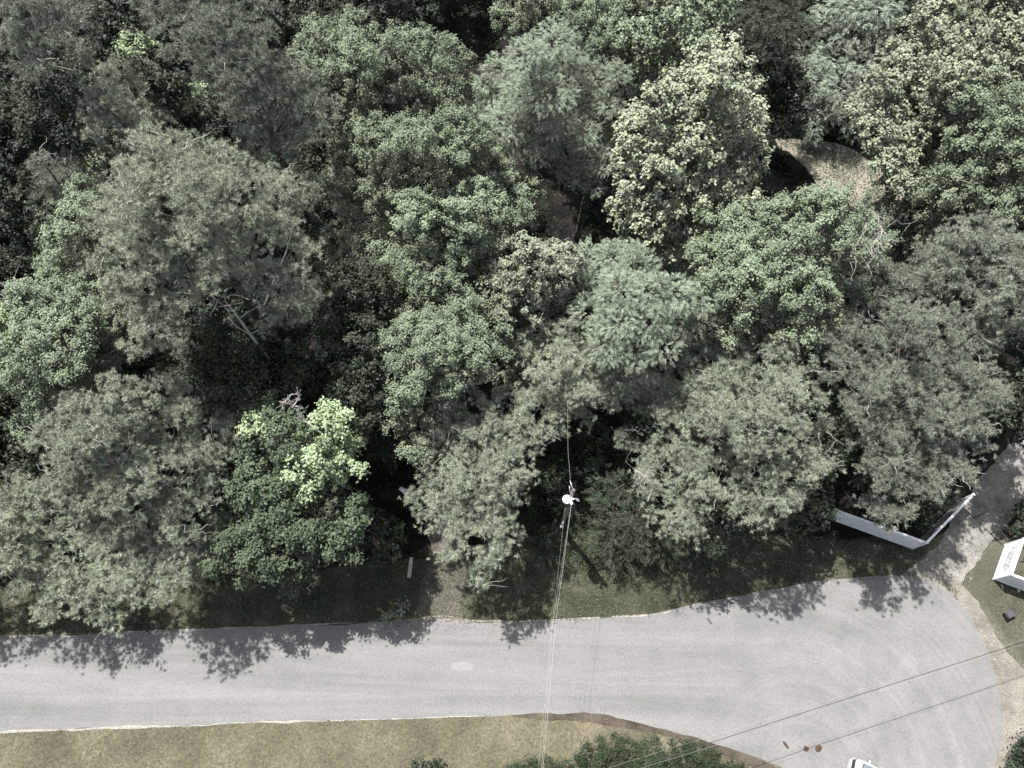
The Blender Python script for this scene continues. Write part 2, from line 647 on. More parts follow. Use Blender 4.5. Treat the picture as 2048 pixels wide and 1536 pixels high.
def weeds(name, pix, n, hmax, L, W, mat, seed):
    x, y, r = scatter(pix, n, seed)
    den = patchy(x, y, seed + 1, 2.5)
    k = r.uniform(0, 1, len(x)) < .15 + .85 * den
    x, y, den = x[k], y[k], den[k]
    z = .03 + hmax * den * r.uniform(0, 1, len(x)) ** .7
    c = np.column_stack([x, y, z])
    nrm = unit(r.normal(size=c.shape) * .6 + np.array([0, 0, 1]))
    v, f = leaves_from(c, nrm, L, W, r)
    o = link(name, mesh_np(name, v, f, [mat]))
    o['kind'] = 'stuff'
    return o


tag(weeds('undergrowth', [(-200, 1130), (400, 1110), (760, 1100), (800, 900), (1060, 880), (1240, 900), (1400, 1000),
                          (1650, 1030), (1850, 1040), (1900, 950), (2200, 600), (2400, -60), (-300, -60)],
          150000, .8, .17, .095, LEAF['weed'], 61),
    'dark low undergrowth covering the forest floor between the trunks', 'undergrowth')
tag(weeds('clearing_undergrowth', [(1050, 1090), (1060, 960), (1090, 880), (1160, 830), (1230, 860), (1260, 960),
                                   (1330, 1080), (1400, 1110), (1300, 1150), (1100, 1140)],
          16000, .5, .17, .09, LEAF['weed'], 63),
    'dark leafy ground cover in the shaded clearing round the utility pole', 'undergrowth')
tag(weeds('bank_weeds', [(1560, 285), (1640, 290), (1740, 330), (1790, 400), (1720, 415), (1640, 370)], 4000, .12, .12, .07,
          LEAF['oak'], 65),
    'low green weeds dotted over the tan sandbank', 'weeds')


def stones(name, pix, n, s0, s1, mat, seed, z=.015):
    x, y, r = scatter(pix, n, seed)
    m = len(x)
    s = s0 + (s1 - s0) * r.uniform(0, 1, m) ** 3
    base = np.array([(1, 0, 0), (0, 1, 0), (-1, 0, 0), (0, -1, 0), (0, 0, .7)], float)
    v = base[None] * s[:, None, None] * r.uniform(.6, 1.3, (m, 5, 3))
    a = r.uniform(0, 6.28, m)
    rot = np.stack([np.stack([np.cos(a), -np.sin(a), 0 * a], 1), np.stack([np.sin(a), np.cos(a), 0 * a], 1),
                    np.stack([0 * a, 0 * a, 1 + 0 * a], 1)], 1)
    v = np.einsum('mij,mkj->mki', rot, v) + np.column_stack([x, y, np.full(m, z)])[:, None]
    f = (np.arange(m) * 5)[:, None, None] + np.array([(0, 1, 4), (1, 2, 4), (2, 3, 4), (3, 0, 4)])[None]
    o = link(name, mesh_np(name, v.reshape(-1, 3), f.reshape(-1, 3), [mat]))
    o['kind'] = 'stuff'
    return o


M_STONE = leaf_mat('loose_stone', (.08, .075, .068), (.25, .238, .215), .8, .2, 0.0, 1.0)
tag(stones('loose_gravel', [(1800, 1152), (1845, 1112), (1915, 1035), (2000, 915), (2080, 830), (2130, 900), (2030, 1030),
                            (1955, 1130), (1935, 1180), (1985, 1245), (2050, 1330), (2110, 1400), (2045, 1475),
                            (2000, 1545), (2000, 1440), (1960, 1280), (1900, 1195)], 14000, .014, .05, M_STONE, 71),
    'loose pale gravel over the driveway mouth and the road shoulder', 'gravel')

def edge_litter(seed=73, n=3600):
    """dead leaves and grit blown along the shady side of the road"""
    r = RS(seed)
    w = smooth_poly(np.array([P(a, b_)[:2] for a, b_ in ROAD_TOP if -100 <= a <= 1850 and b_ < 1280]), 12, False)
    i = r.randint(0, len(w) - 1, n)
    q = w[i] + (w[i + 1] - w[i]) * r.uniform(0, 1, n)[:, None]
    k = patchy(q[:, 0], q[:, 1], seed + 1, 5.0) > r.uniform(0, 1.1, n)
    q = q[k]
    off = r.exponential(.28, len(q)) - .15
    c = np.column_stack([q[:, 0], q[:, 1] - off, np.full(len(q), .030)])
    nrm = unit(r.normal(size=c.shape) * .25 + np.array([0, 0, 1]))
    v, f = leaves_from(c, nrm, .085, .05, r)
    o = link('fallen_leaves', mesh_np('fallen_leaves', v, f, [leaf_mat('dead_leaves', (.060, .045, .030), (.150, .115, .075), .8, .1, 0, 1)]))
    o['kind'] = 'stuff'
    return o


tag(edge_litter(), 'brown dead leaves drifted along the upper edge of the road', 'leaves')

# ------------------------------------------------------------------ trees
NADIR = np.array([1010.0, 1410.0])
SPEC = {  # leaf length, width, clump radius, layers, normal jitter
    'oak': (.118, .074, .30, 2.8), 'mid': (.130, .082, .31, 2.8), 'bush': (.12, .07, .25, 3.0), 'dark': (.17, .11, .40, 3.0), 'gum': (.18, .14, .31, 2.6), 'pale': (.20, .095, .31, 2.8),
    'green': (.140, .085, .31, 2.8), 'lime': (.16, .105, .32, 3.2), 'weed': (.17, .08, .3, 2.6),
}


def crown_leaves(kind, c, R, r, sz=1.0, dens=1.0):
    L, W, cr, layers = SPEC[kind]
    L, W = L * sz, W * sz
    n_sub = int(13 * R * R / (cr / .34) ** 2) + 7
    d = r.normal(size=(n_sub, 3))
    d[:, 2] = np.abs(d[:, 2]) * .9 - .25
    d = unit(d)
    rad = R * r.uniform(.25, 1.08, n_sub) ** .6
    cc = c + d * rad[:, None] * np.array([1, 1, .92])
    n_leaf = int(layers * dens * math.pi * R * R / (L * W * .5))
    wgt = r.uniform(.2, 1.0, n_sub) ** 1.5
    idx = r.choice(n_sub, n_leaf, p=wgt / wgt.sum())
    # every shoot is a leaning, flattened, feathered-out spray of its own size
    ax = unit(d * .7 + r.normal(size=(n_sub, 3)) * .6 + np.array([0, 0, .35]))
    cs = cr * (.55 + .75 * wgt)
    g = r.normal(size=(n_leaf, 3))
    al = (g * ax[idx]).sum(1)[:, None] * ax[idx]
    off = (g - al) * .52 + al * .34
    p = cc[idx] + off * cs[idx][:, None]
    nrm = unit(ax[idx] * .55 + off * .55 + np.array([-.06, .08, .62]) + r.normal(size=(n_leaf, 3)) * .42)
    return leaves_from(p, nrm, L, W, r)


def crown_needles(c, R, r, sz=1.0, dens=1.0):
    """starry tufts of needles at the shoot tips"""
    nb = int(8 * R * R) + 5                     # shoots gather on a few boughs
    bd = r.normal(size=(nb, 3))
    bd[:, 2] = np.abs(bd[:, 2]) * .85 - .22
    bd = unit(bd)
    br = r.uniform(.22, .50, nb) * max(R, .6) ** .5
    bc = c + bd * (R * r.uniform(.25, .95, nb))[:, None] * np.array([1, 1, .85])
    nt = int(36 * dens * math.pi * R * R / sz ** 2)
    w = br ** 2
    pick = r.choice(nb, nt, p=w / w.sum())
    d = r.normal(size=(nt, 3))
    d[:, 2] = np.abs(d[:, 2]) * .9 - .35
    d = unit(d)
    tc = bc[pick] + d * (np.abs(r.normal(size=nt)) * .75 * br[pick])[:, None] * np.array([1, 1, .75])
    axis = unit(d * .6 + bd[pick] * .3 + np.array([0, 0, .5]) + r.normal(size=(nt, 3)) * .25)
    k = 26
    ax = np.repeat(axis, k, 0)
    dirs = unit(ax * .50 + unit(r.normal(size=(nt * k, 3))) * .92)
    ts = np.repeat(r.uniform(.75, 1.2, nt), k)
    ln = (.225 * sz * ts * r.uniform(.75, 1.12, nt * k))[:, None]
    b = np.repeat(tc, k, 0)
    side = unit(np.cross(dirs, r.normal(size=(nt * k, 3)))) * (.0112 * sz)
    v = np.stack([b + dirs * ln * .10 - side, b + dirs * ln * .10 + side, b + dirs * ln], 1).reshape(-1, 3)
    return v, np.arange(3 * nt * k).reshape(-1, 3)


def crown_feather(c, R, r, sz=1.0, dens=1.0, droop=.3):
    """flat sprays of narrow leaflets"""
    ns = int(15 * dens * math.pi * R * R / sz ** 2)
    d = r.normal(size=(ns, 3))
    d[:, 2] = np.abs(d[:, 2]) * .8 - .25
    d = unit(d)
    s0 = c + d * (R * r.uniform(.25, .85, ns))[:, None] * np.array([1, 1, .75])
    ax = unit(d * np.array([1, 1, .3]) + r.normal(size=(ns, 3)) * .3 + np.array([0, 0, .12]))
    ln = .62 * sz * r.uniform(.6, 1.2, ns)
    k = 15
    u = np.tile(np.linspace(0.05, 1, k), ns)
    A = np.repeat(ax, k, 0)
    LN = np.repeat(ln, k)
    p = np.repeat(s0, k, 0) + A * (u * LN)[:, None]
    p[:, 2] -= droop * LN * u ** 2
    up = unit(np.repeat(unit(d * .4 + np.array([0, 0, .8]) + r.normal(size=(ns, 3)) * .3), k, 0))
    side = unit(np.cross(A, up))
    sg = np.where(np.arange(ns * k) % 2, 1, -1)[:, None]
    dirv = unit(side * sg + A * .7 + r.normal(size=p.shape) * .15)
    l = (.23 * sz * (1.1 - .7 * u))[:, None]
    w = unit(np.cross(dirv, up)) * .024 * sz
    v = np.stack([p, p + dirv * l * .45 + w, p + dirv * l, p + dirv * l * .45 - w], 1).reshape(-1, 3)
    return v, np.arange(4 * ns * k).reshape(-1, 4)


def limb(a, b, r, n=6, wob=.12, up=.25):
    """points of a bent limb from a to b"""
    a, b = np.asarray(a, float), np.asarray(b, float)
    l = np.linalg.norm(b - a)
    t = np.linspace(0, 1, n)[:, None]
    p = a + (b - a) * t
    p[:, 2] += (np.sin(t[:, 0] * math.pi) * -up * l * .2)
    p[1:-1] += r.normal(size=(n - 2, 3)) * wob * l / n
    return p


ALL, LOBES = [], []


def tree(name, label, group, kind, ztop, zlow, lobes, seed, mat=None, dens=1.0, sz=1.0, lean=None, tips=None, twigs=2,
         pale=False, cat='tree', base=None, trunk_r=None):
    r = RS(seed)
    lb = np.array([[float(q) for q in s.split(',')] for s in lobes.split()])
    cen = lb[:, :2].mean(0)
    zlow = ztop - (ztop - zlow) * (.8 if ztop > 9 else 1)
    n0_ = len(lb)
    if n0_ > 7 and ztop > 8:                      # ragged outer sprays
        pk = lb[r.randint(0, n0_, n0_ // 2)]
        an = r.uniform(0, 2 * np.pi, len(pk))
        ex = np.column_stack([pk[:, 0] + np.cos(an) * pk[:, 2] * 1.05, pk[:, 1] + np.sin(an) * pk[:, 2] * .95, pk[:, 2] * r.uniform(.32, .55, len(pk))])
        lb = np.vstack([lb, ex])
    lb[:n0_, 2] *= r.uniform(.82, 1.16, n0_)
    out = cen - NADIR
    dist = np.linalg.norm(out)
    out /= dist + 1e-6
    ext = np.abs((lb[:, :2] - cen) @ out).max() + 20
    ap = cen + out * ext * min(.65, dist / 900) if lean is None else np.array(lean, float)
    dd = np.linalg.norm(lb[:, :2] - ap, axis=1)
    dm = max(dd.max(), 1)
    zz = ztop - (ztop - zlow) * (dd / dm) ** 1.25 + r.uniform(-1.9, .8, len(lb)) * min(1, ztop / 12) ** 2
    C = np.array([P(a, b, z) for (a, b, _), z in zip(lb, zz)])
    RR = np.array([q[2] * 1.17 * depth(c) / F for q, c in zip(lb, C)])
    LOBES.extend((q[0], q[1], q[2] * 1.17) for q in lb)
    # the far half of the crown, out of the camera's sight, closes the tree
    w = RR ** 2
    bxy = (C[:, :2] * w[:, None]).sum(0) / w.sum() if base is None else np.array(P(*base)[:2])
    root = thing(name, label, cat, (bxy[0], bxy[1], 0), group)
    b = MB()
    hz = C[:, 2].max()
    tr = trunk_r or .012 * ztop + .05
    top = C[np.argmax(C[:, 2])]
    j = r.normal(size=2) * .15
    spine = np.array([[bxy[0], bxy[1], 0], [bxy[0] + j[0], bxy[1] + j[1], hz * .45],
                      [bxy[0] * .75 + top[0] * .25, bxy[1] * .75 + top[1] * .25, hz * .75], [top[0], top[1], hz * .97]])
    sp = smooth_poly(spine, 4, False)
    b.tube(sp, list(tr * np.linspace(1.15, .18, len(sp))), 8)
    for c, R in zip(C, RR):
        z0 = min(max(c[2] * .62, c[2] - 3.0 - np.linalg.norm(c[:2] - bxy) * .4), hz * .9)
        i = np.argmin(np.abs(sp[:, 2] - z0))
        b.tube(limb(sp[i], c, r), list(np.linspace(tr * .30, tr * .08, 6)), 5)
        for _ in range(int(twigs * (1 + R))):
            e = c + unit(r.normal(size=(1, 3)) * np.array([1, 1, .7]) + np.array([[0, 0, .35]]))[0] * R * r.uniform(.6, .95)
            b.tube(limb(c + r.normal(size=3) * R * .2, e, r, 5, .3), list(np.linspace(.026, .009, 5)), 3)
    nf_ = len(b.bm.faces)
    if kind == 'pine':                            # dry twigs poking through the needles
        for c, R in zip(C, RR):
            for _ in range(r.randint(0, 4)):
                d_ = unit(r.normal(size=(1, 3)) * np.array([1, 1, .35]))[0]
                s_ = c + d_ * R * r.uniform(.1, .5) + np.array([0, 0, R * r.uniform(.35, .6)])
                b.tube(limb(s_, s_ + d_ * r.uniform(.5, 1.2) + np.array([0, 0, r.uniform(-.1, .3)]), r, 5, .35, 0),
                       list(np.linspace(.020, .008, 5)), 3)
    b.bm.faces.ensure_lookup_table()
    for f_ in b.bm.faces[nf_:]:
        f_.material_index = 1
    b.obj('trunk', BARK_PALE if pale else BARK, root).data.materials.append(BARK_PALE)
    vs, fs, n0 = [], [], 0
    tv, tf, t0 = [], [], 0
    gen = {'pine': crown_needles, 'feather': crown_feather}
    for i, (c, R) in enumerate(zip(C, RR)):
        s = sz * max(1.0, (depth(c) / 34) ** .5)
        if kind in gen:
            v, f = gen[kind](c, R, r, s, dens)
        else:
            v, f = crown_leaves(kind, c, R, r, s, dens)
        if tips and i in tips:
            tv.append(v); tf.append(f + t0); t0 += len(v)
        else:
            vs.append(v); fs.append(f + n0); n0 += len(v)
    if vs:
        link('crown', mesh_np('crown', np.vstack(vs), np.vstack(fs), [mat or LEAF[kind]]), root)
    if tv:
        o = link('crown', mesh_np('crown', np.vstack(tv), np.vstack(tf), [LEAF['lime']]), root)
        o['label'] = 'fresh lime green outer part of the crown'
    ALL.append(root)
    return root


GP, GB, GU = 'tall pines of the wood', 'broadleaved trees of the wood', 'shaded trees under the canopy'
PG = LEAF['pine_grey']
# ---- pines
tree('pine_tree', 'sparse grey pine in the upper left corner with its dark trunk showing', GP, 'pine', 23, 17,
     '40,10,62 105,30,58 10,80,50 60,95,48 130,70,42 75,135,36 150,20,45 -40,30,60 60,-60,70 165,110,25', 101, PG, .75,
     base=(215, 330), trunk_r=.24)
tree('pine_tree', 'wide grey pine near the top edge, right of the black gap in the upper left', GP, 'pine', 23, 15,
     '340,20,52 400,10,60 460,30,60 370,85,52 440,90,62 510,80,55 480,150,60 420,150,42 550,150,56 600,190,52 555,215,55 '
     '500,215,48 630,235,48 590,270,45 520,275,45 400,-50,70 640,180,35', 102, PG, .9)
tree('pine_tree', 'small bushy pine whose top rises beside the bright tufted sapling at the upper left', GP, 'pine', 17, 11,
     '225,160,38 262,185,46 215,215,44 300,215,40 245,250,44 190,262,28 175,290,26 300,255,35 340,235,30', 103, None, 1.0)
tree('pine_tree', 'small drab pine at the left in front of the black forest gap', GP, 'pine', 14, 10,
     '85,325,32 115,350,36 95,385,34 130,390,28 150,340,24', 104, PG, .9)
tree('pine_tree', 'biggest pine, left of centre, with a dome of starry needle tufts', GP, 'pine', 23, 12,
     '300,330,60 370,325,62 440,330,56 260,385,56 330,400,66 410,395,66 490,385,50 560,365,46 605,395,36 520,430,56 '
     '240,455,54 310,480,66 390,480,68 460,480,60 225,520,42 290,550,60 370,555,60 440,545,46 560,460,46 585,520,50 '
     '540,560,50 600,580,40 570,630,46 250,590,40 320,620,52 280,665,46 340,680,34', 105, None, 1.0)
tree('pine_tree', 'broad pine at the left with bare grey twigs showing in its middle', GP, 'pine', 14.5, 7.5,
     '220,790,44 280,800,48 130,835,44 180,850,50 345,790,46 390,830,38 100,885,44 150,915,52 215,890,52 430,870,46 '
     '300,860,40 115,965,44 180,985,58 245,960,52 310,930,45 370,910,46 430,925,40 330,1000,50 255,1040,50 400,985,42 '
     '200,1045,44 350,1055,40 450,840,28', 106)
tree('pine_tree', 'pine leaning out toward the road at the lower left, its tip over the kerb', GP, 'pine', 8.5, 4,
     '30,985,42 80,1020,42 20,1050,45 75,1085,46 130,1080,44 20,1120,40 75,1140,44 130,1150,44 185,1130,42 110,1200,38 '
     '165,1195,40 215,1180,38 95,1225,26 205,1225,32 225,1250,16 240,1150,36 -40,1060,60 -40,1120,50 -120,1060,60 -120,1130,50 -200,1100,60 -280,1120,60 -350,1130,60', 107)
tree('pine_tree', 'low pine boughs beside the dark broadleaf tree above the verge', GP, 'pine', 9, 5.5,
     '270,1090,42 320,1080,45 375,1075,45 300,1130,44 350,1140,36 420,1110,36 430,1060,32 265,1165,34 310,1185,26', 108)
tree('pine_tree', 'light pine with a long bough hanging toward the road, left of the utility pole', GP, 'pine', 9.5, 5,
     '915,800,32 905,850,42 970,835,44 1035,815,50 1085,805,36 960,885,54 1030,870,46 890,915,46 950,950,56 1015,935,48 '
     '860,970,40 910,1005,50 975,1010,52 1025,985,36 865,1030,34 930,1060,42 990,1065,40 895,1110,22 985,1110,34 '
     '975,1145,28 970,1172,16 1110,845,28 1005,1030,36', 109)
tree('pine_tree', 'round pale pine right of the clearing, with a bough reaching down to the grass', GP, 'pine', 13.5, 3,
     '1400,715,48 1460,695,50 1525,690,44 1575,735,46 1340,765,46 1405,775,54 1470,765,54 1545,795,54 1605,785,38 '
     '1290,820,38 1350,845,52 1420,845,56 1490,855,56 1565,865,52 1625,860,34 1265,880,28 1310,915,42 1380,920,50 '
     '1450,930,52 1525,935,48 1590,930,40 1300,985,36 1365,990,46 1430,995,42 1500,1005,42 1560,1000,36 1340,1035,34 '
     '1380,1050,36 1393,1080,20 1640,920,24', 110, lean=(1610, 800))
tree('pine_tree', 'large grey pine at the right, standing just above the white fence', GP, 'pine', 13.5, 6.5,
     '1730,600,44 1790,580,50 1850,575,46 1700,655,42 1755,670,54 1825,655,54 1890,650,50 1945,680,46 1690,735,44 '
     '1750,750,54 1820,745,54 1890,735,52 1955,755,44 1725,815,48 1795,825,54 1865,815,54 1935,825,46 1985,800,32 '
     '1750,885,46 1820,895,50 1885,895,46 1945,885,34 1745,950,36 1805,965,46 1865,965,42 1915,950,30 1775,1020,30 '
     '1745,1005,24 1960,860,28 1815,1020,22 1675,690,30 1765,1040,20 1785,1030,18 1755,1025,16', 111, PG, 1.05, lean=(1790, 680))
tree('pine_tree', 'dull grey pine at the right edge above the largest grey pine', GP, 'pine', 16, 10,
     '1850,510,44 1905,490,50 1965,475,46 2020,500,46 1880,545,44 1945,545,52 2010,560,48 2045,615,40 1965,605,46 '
     '2025,655,32 2070,520,60 2080,600,50 1900,590,36', 112, PG, 1.0)
tree('pine_tree', 'short brownish pine in the middle behind the light pine with the hanging bough', GP, 'pine', 11.5, 6.5,
     '1055,695,44 1115,690,48 1165,700,40 1030,740,36 1090,745,48 1150,755,46 1195,745,36 1060,785,34 1120,800,34 '
     '1160,810,34 1190,790,28', 113, None, 1.0)
# ---- broadleaved, left
tree('broadleaf_tree', 'dark sapling with bright leaf tufts between two pines at the upper left', GB, 'dark', 16, 10,
     '268,95,26 300,125,30 335,150,32 290,160,34 370,185,34 345,205,32 310,190,30 400,215,36 380,250,40', 201, None, 1.0,
     tips={0, 4})
tree('broadleaf_tree', 'silvery small-leaved tree squeezed against the left side of the biggest pine', GB, 'oak', 16, 9,
     '195,320,34 175,385,40 205,430,38 140,445,42 165,500,44 120,490,34 200,500,36 110,535,30 190,550,34', 202)
tree('broadleaf_tree', 'broad fine-leaved tree at the left edge above the pine with bare twigs', GB, 'oak', 16, 8,
     '65,610,46 125,590,46 180,600,46 100,640,52 160,650,54 220,650,46 60,690,44 115,705,54 180,715,56 235,700,42 '
     '80,755,44 140,770,48 200,760,40 40,745,38 95,815,38 60,850,34 50,580,30', 203, None, 1.0)
tree('broadleaf_tree', 'yellow-green tree just entering the picture at the left edge', GB, 'gum', 15, 10,
     '15,655,32 20,700,30 45,720,26 -30,670,50 10,780,34 -30,740,50', 204, LEAF['lime'], .9)
tree('broadleaf_tree', 'dark glossy tree with lime green fresh tufts near the road, lower left of centre', GB, 'dark', 12, 5,
     '510,805,34 525,850,40 565,775,30 655,850,40 685,880,36 640,895,40 690,930,34 625,935,40 565,860,44 540,915,50 '
     '590,960,50 640,990,50 500,985,44 550,1020,50 600,1050,52 655,1060,46 560,1090,46 610,1110,44 580,1150,30 '
     '500,1050,44 690,1030,44 470,1110,44 690,1090,40 520,1130,34', 205, LEAF['mid'], 1.1, lean=(600, 850), tips={0, 1, 3, 4, 5, 6, 7})
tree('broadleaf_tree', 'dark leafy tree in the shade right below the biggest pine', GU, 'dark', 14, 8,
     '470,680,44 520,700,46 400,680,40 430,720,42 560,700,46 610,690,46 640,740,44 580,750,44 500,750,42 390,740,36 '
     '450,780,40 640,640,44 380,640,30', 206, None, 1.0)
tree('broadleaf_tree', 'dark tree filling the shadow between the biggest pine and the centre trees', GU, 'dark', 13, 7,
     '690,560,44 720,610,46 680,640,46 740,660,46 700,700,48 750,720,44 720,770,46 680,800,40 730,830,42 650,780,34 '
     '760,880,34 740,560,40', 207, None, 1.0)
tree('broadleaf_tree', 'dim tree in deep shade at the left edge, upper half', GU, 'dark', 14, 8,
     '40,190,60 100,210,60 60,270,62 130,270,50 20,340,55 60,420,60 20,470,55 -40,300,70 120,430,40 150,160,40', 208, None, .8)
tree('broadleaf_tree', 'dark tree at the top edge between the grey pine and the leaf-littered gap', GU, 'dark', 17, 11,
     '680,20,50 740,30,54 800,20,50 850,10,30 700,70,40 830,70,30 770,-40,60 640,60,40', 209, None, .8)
# ---- broadleaved, centre
tree('broadleaf_tree', 'large rounded oak-like tree at the upper middle, beside the wide grey pine', GB, 'oak', 20, 12,
     '640,95,44 690,85,44 655,140,44 715,130,50 770,110,50 820,100,50 865,115,44 695,185,48 755,175,54 815,165,54 '
     '870,170,48 910,140,36 720,235,46 785,235,50 845,225,48 900,205,40 600,120,30 640,70,30', 210)
tree('broadleaf_tree', 'densely clumped tree under the large rounded oak-like tree, upper middle', GB, 'oak', 18, 10,
     '760,285,46 820,275,50 880,270,48 930,265,42 740,330,46 800,330,52 860,325,52 920,320,48 780,375,46 840,380,50 '
     '900,375,48 960,340,44 1000,350,36 700,310,40 690,360,38 960,300,36', 211)
tree('broadleaf_tree', 'spreading tree in the middle left of the brown forest-floor gap', GB, 'oak', 16, 8,
     '1045,385,36 1000,395,44 950,415,48 890,425,46 830,435,46 770,430,46 720,435,42 690,485,38 740,490,44 800,490,46 '
     '860,490,46 920,480,46 970,460,42 1030,425,36 890,380,30', 212)
tree('feathery_tree', 'feathery grey-green tree at the upper middle between the rounded tree and the bright tall one', GB,
     'feather', 18, 10, '1000,140,44 1050,110,46 1110,85,48 1150,65,40 1080,150,50 1130,130,44 995,195,44 1050,195,48 '
     '1100,190,48 960,235,40 1010,245,46 1065,240,48 1115,245,44 1080,290,44 1030,290,38 1160,110,36', 213, None, 1.1, .5)
tree('feathery_tree', 'slim feathery tree standing close to the left of the bright tall tree', GB, 'feather', 15, 8,
     '1195,165,40 1235,150,34 1175,215,40 1215,215,38 1165,270,40 1205,270,36 1175,325,40 1155,350,30 1210,330,30 1190,375,26',
     214, None, 1.1, .5)
tree('broadleaf_tree', 'grey tangled tree along the top edge right of the leaf-littered gap', GB, 'oak', 17, 11,
     '1030,40,46 1085,25,48 1140,20,48 1195,30,50 1250,25,48 1210,80,46 1250,95,36 1170,75,40 1100,-40,60 1220,-40,60', 215,
     None, .85)
tree('broadleaf_tree', 'coarse-leaved tree at the top edge just behind the bright tall tree', GB, 'gum', 17, 11,
     '1345,15,42 1400,20,44 1280,70,34 1315,85,38 1360,70,42 1405,70,34 1285,120,36 1320,140,34 1275,160,28 1440,10,36 '
     '1370,-50,55', 216, LEAF['green'], .9)
tree('broadleaf_tree', 'bright tall cone-shaped tree with coarse pale leaves, right of upper centre', GB, 'gum', 19, 5,
     '1432,105,36 1405,140,44 1450,150,42 1350,160,28 1375,190,46 1430,205,52 1485,195,42 1315,200,32 1500,240,38 '
     '1335,250,48 1400,265,56 1460,270,52 1270,235,28 1285,275,38 1505,295,34 1320,320,48 1385,335,54 1445,340,52 '
     '1250,315,30 1495,350,36 1265,370,40 1320,385,48 1380,400,50 1440,400,48 1490,400,28 1250,425,32 1305,445,44 '
     '1365,460,48 1420,460,42 1270,475,32 1325,500,40 1380,510,36 1300,530,26 1345,545,24', 217, None, 1.0, lean=(1425, 130))
tree('broadleaf_tree', 'pale silvery round tree near the centre of the wood', GB, 'pale', 15, 8,
     '1095,505,34 1050,515,40 1130,520,36 1015,545,36 1070,555,46 1120,565,44 1000,590,34 1040,600,42 1090,605,38 '
     '1025,640,34 1075,635,26 985,575,22', 218)
tree('feathery_tree', 'long feathery green tree lying right of the pale silvery round tree', GB, 'feather', 15, 6,
     '1175,525,42 1225,520,44 1275,540,46 1185,575,46 1240,580,48 1300,585,48 1350,590,44 1395,600,38 1425,615,24 '
     '1180,625,42 1240,640,50 1300,645,50 1355,645,44 1400,640,30 1215,690,42 1270,700,44 1325,695,38 1240,745,38 '
     '1290,740,30 1235,780,32', 219, None, 1.1, .6)
tree('broadleaf_tree', 'green tree in the middle just left of the black hollow by the pale tree', GB, 'oak', 14, 8,
     '800,540,44 855,545,48 910,530,46 955,520,36 830,590,44 885,590,44 930,570,34 780,590,36 860,630,34', 220)
tree('broadleaf_tree', 'clumpy tree in the middle left of the short brownish pine', GB, 'oak', 14, 6,
     '870,650,44 925,640,46 975,640,38 820,685,46 880,695,46 940,690,46 990,690,32 790,740,44 850,745,48 910,735,42 '
     '810,795,42 860,800,40 790,840,34 840,850,38 960,740,30 830,900,30 870,890,26', 221)
# ---- broadleaved, right
tree('conifer_tree', 'pale blue-green tree with drooping feathery sprays at the top right', GB, 'feather', 8.5, 1.2,
     '1700,15,46 1750,20,46 1650,50,40 1700,70,46 1750,75,40 1615,110,34 1665,120,44 1720,130,44 1630,165,32 1680,180,42 '
     '1730,185,36 1605,190,28 1640,220,40 1690,235,36 1620,250,28 1725,-30,60', 222, LEAF['cypress'], 1.1, .75, lean=(1725, 0))
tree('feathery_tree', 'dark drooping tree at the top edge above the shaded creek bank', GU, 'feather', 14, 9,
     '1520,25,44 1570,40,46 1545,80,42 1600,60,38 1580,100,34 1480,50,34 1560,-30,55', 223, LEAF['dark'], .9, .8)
tree('broadleaf_tree', 'tall bright tree filling the upper right corner', GB, 'gum', 18, 11,
     '1895,20,50 1950,15,52 2005,20,52 1850,70,44 1910,80,54 1970,85,54 2030,80,50 1815,120,44 1865,130,50 1925,145,54 '
     '1990,150,52 2045,140,40 1775,165,42 1825,185,48 1735,205,38 1785,225,44 1845,225,46 1715,225,26 1755,270,38 '
     '1805,280,40 1745,310,26 1785,325,34 1990,-50,70 2090,60,70 1830,330,30 1800,365,24', 224, None, 1.0, base=(1900, 430))
tree('broadleaf_tree', 'mid-green tree at the right edge below the tall bright corner tree', GB, 'green', 17, 8,
     '1900,210,46 1960,205,50 2020,215,50 1880,265,48 1940,270,54 2000,280,54 1870,320,44 1930,330,52 1990,340,52 '
     '2040,320,40 1850,375,40 1905,385,48 1965,395,50 2025,400,44 1870,435,38 1930,440,40 2085,300,70', 225,
     LEAF['oak'], 1.0)
tree('broadleaf_tree', 'small green tree hanging over the sandbank at the right', GB, 'green', 12, 7,
     '1790,385,36 1830,380,34 1800,430,38 1845,425,36 1775,425,28 1830,465,34 1785,470,28', 226)
tree('broadleaf_tree', 'fresh green spreading tree right of centre, below the creek pool', GB, 'green', 16.5, 9.5,
     '1420,530,38 1425,575,34 1440,610,34 1470,655,34 1650,640,38 1450,455,40 1500,440,40 1550,450,44 1600,420,38 1640,400,32 1470,505,46 1530,510,50 1590,490,48 1650,470,46 '
     '1700,470,40 1745,470,36 1450,560,34 1500,565,48 1560,560,50 1620,545,48 1670,530,42 1710,520,34 1485,615,38 '
     '1540,625,46 1600,610,42 1640,590,34 1560,670,34 1605,665,30 1690,420,36 1400,500,28 1740,510,30', 227)
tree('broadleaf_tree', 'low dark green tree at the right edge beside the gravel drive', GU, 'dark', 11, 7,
     '2025,700,40 2040,750,44 2015,790,36 2045,820,42 2015,850,30 2085,770,60 2040,870,26 2070,700,50 2110,830,44', 228, None, .9)
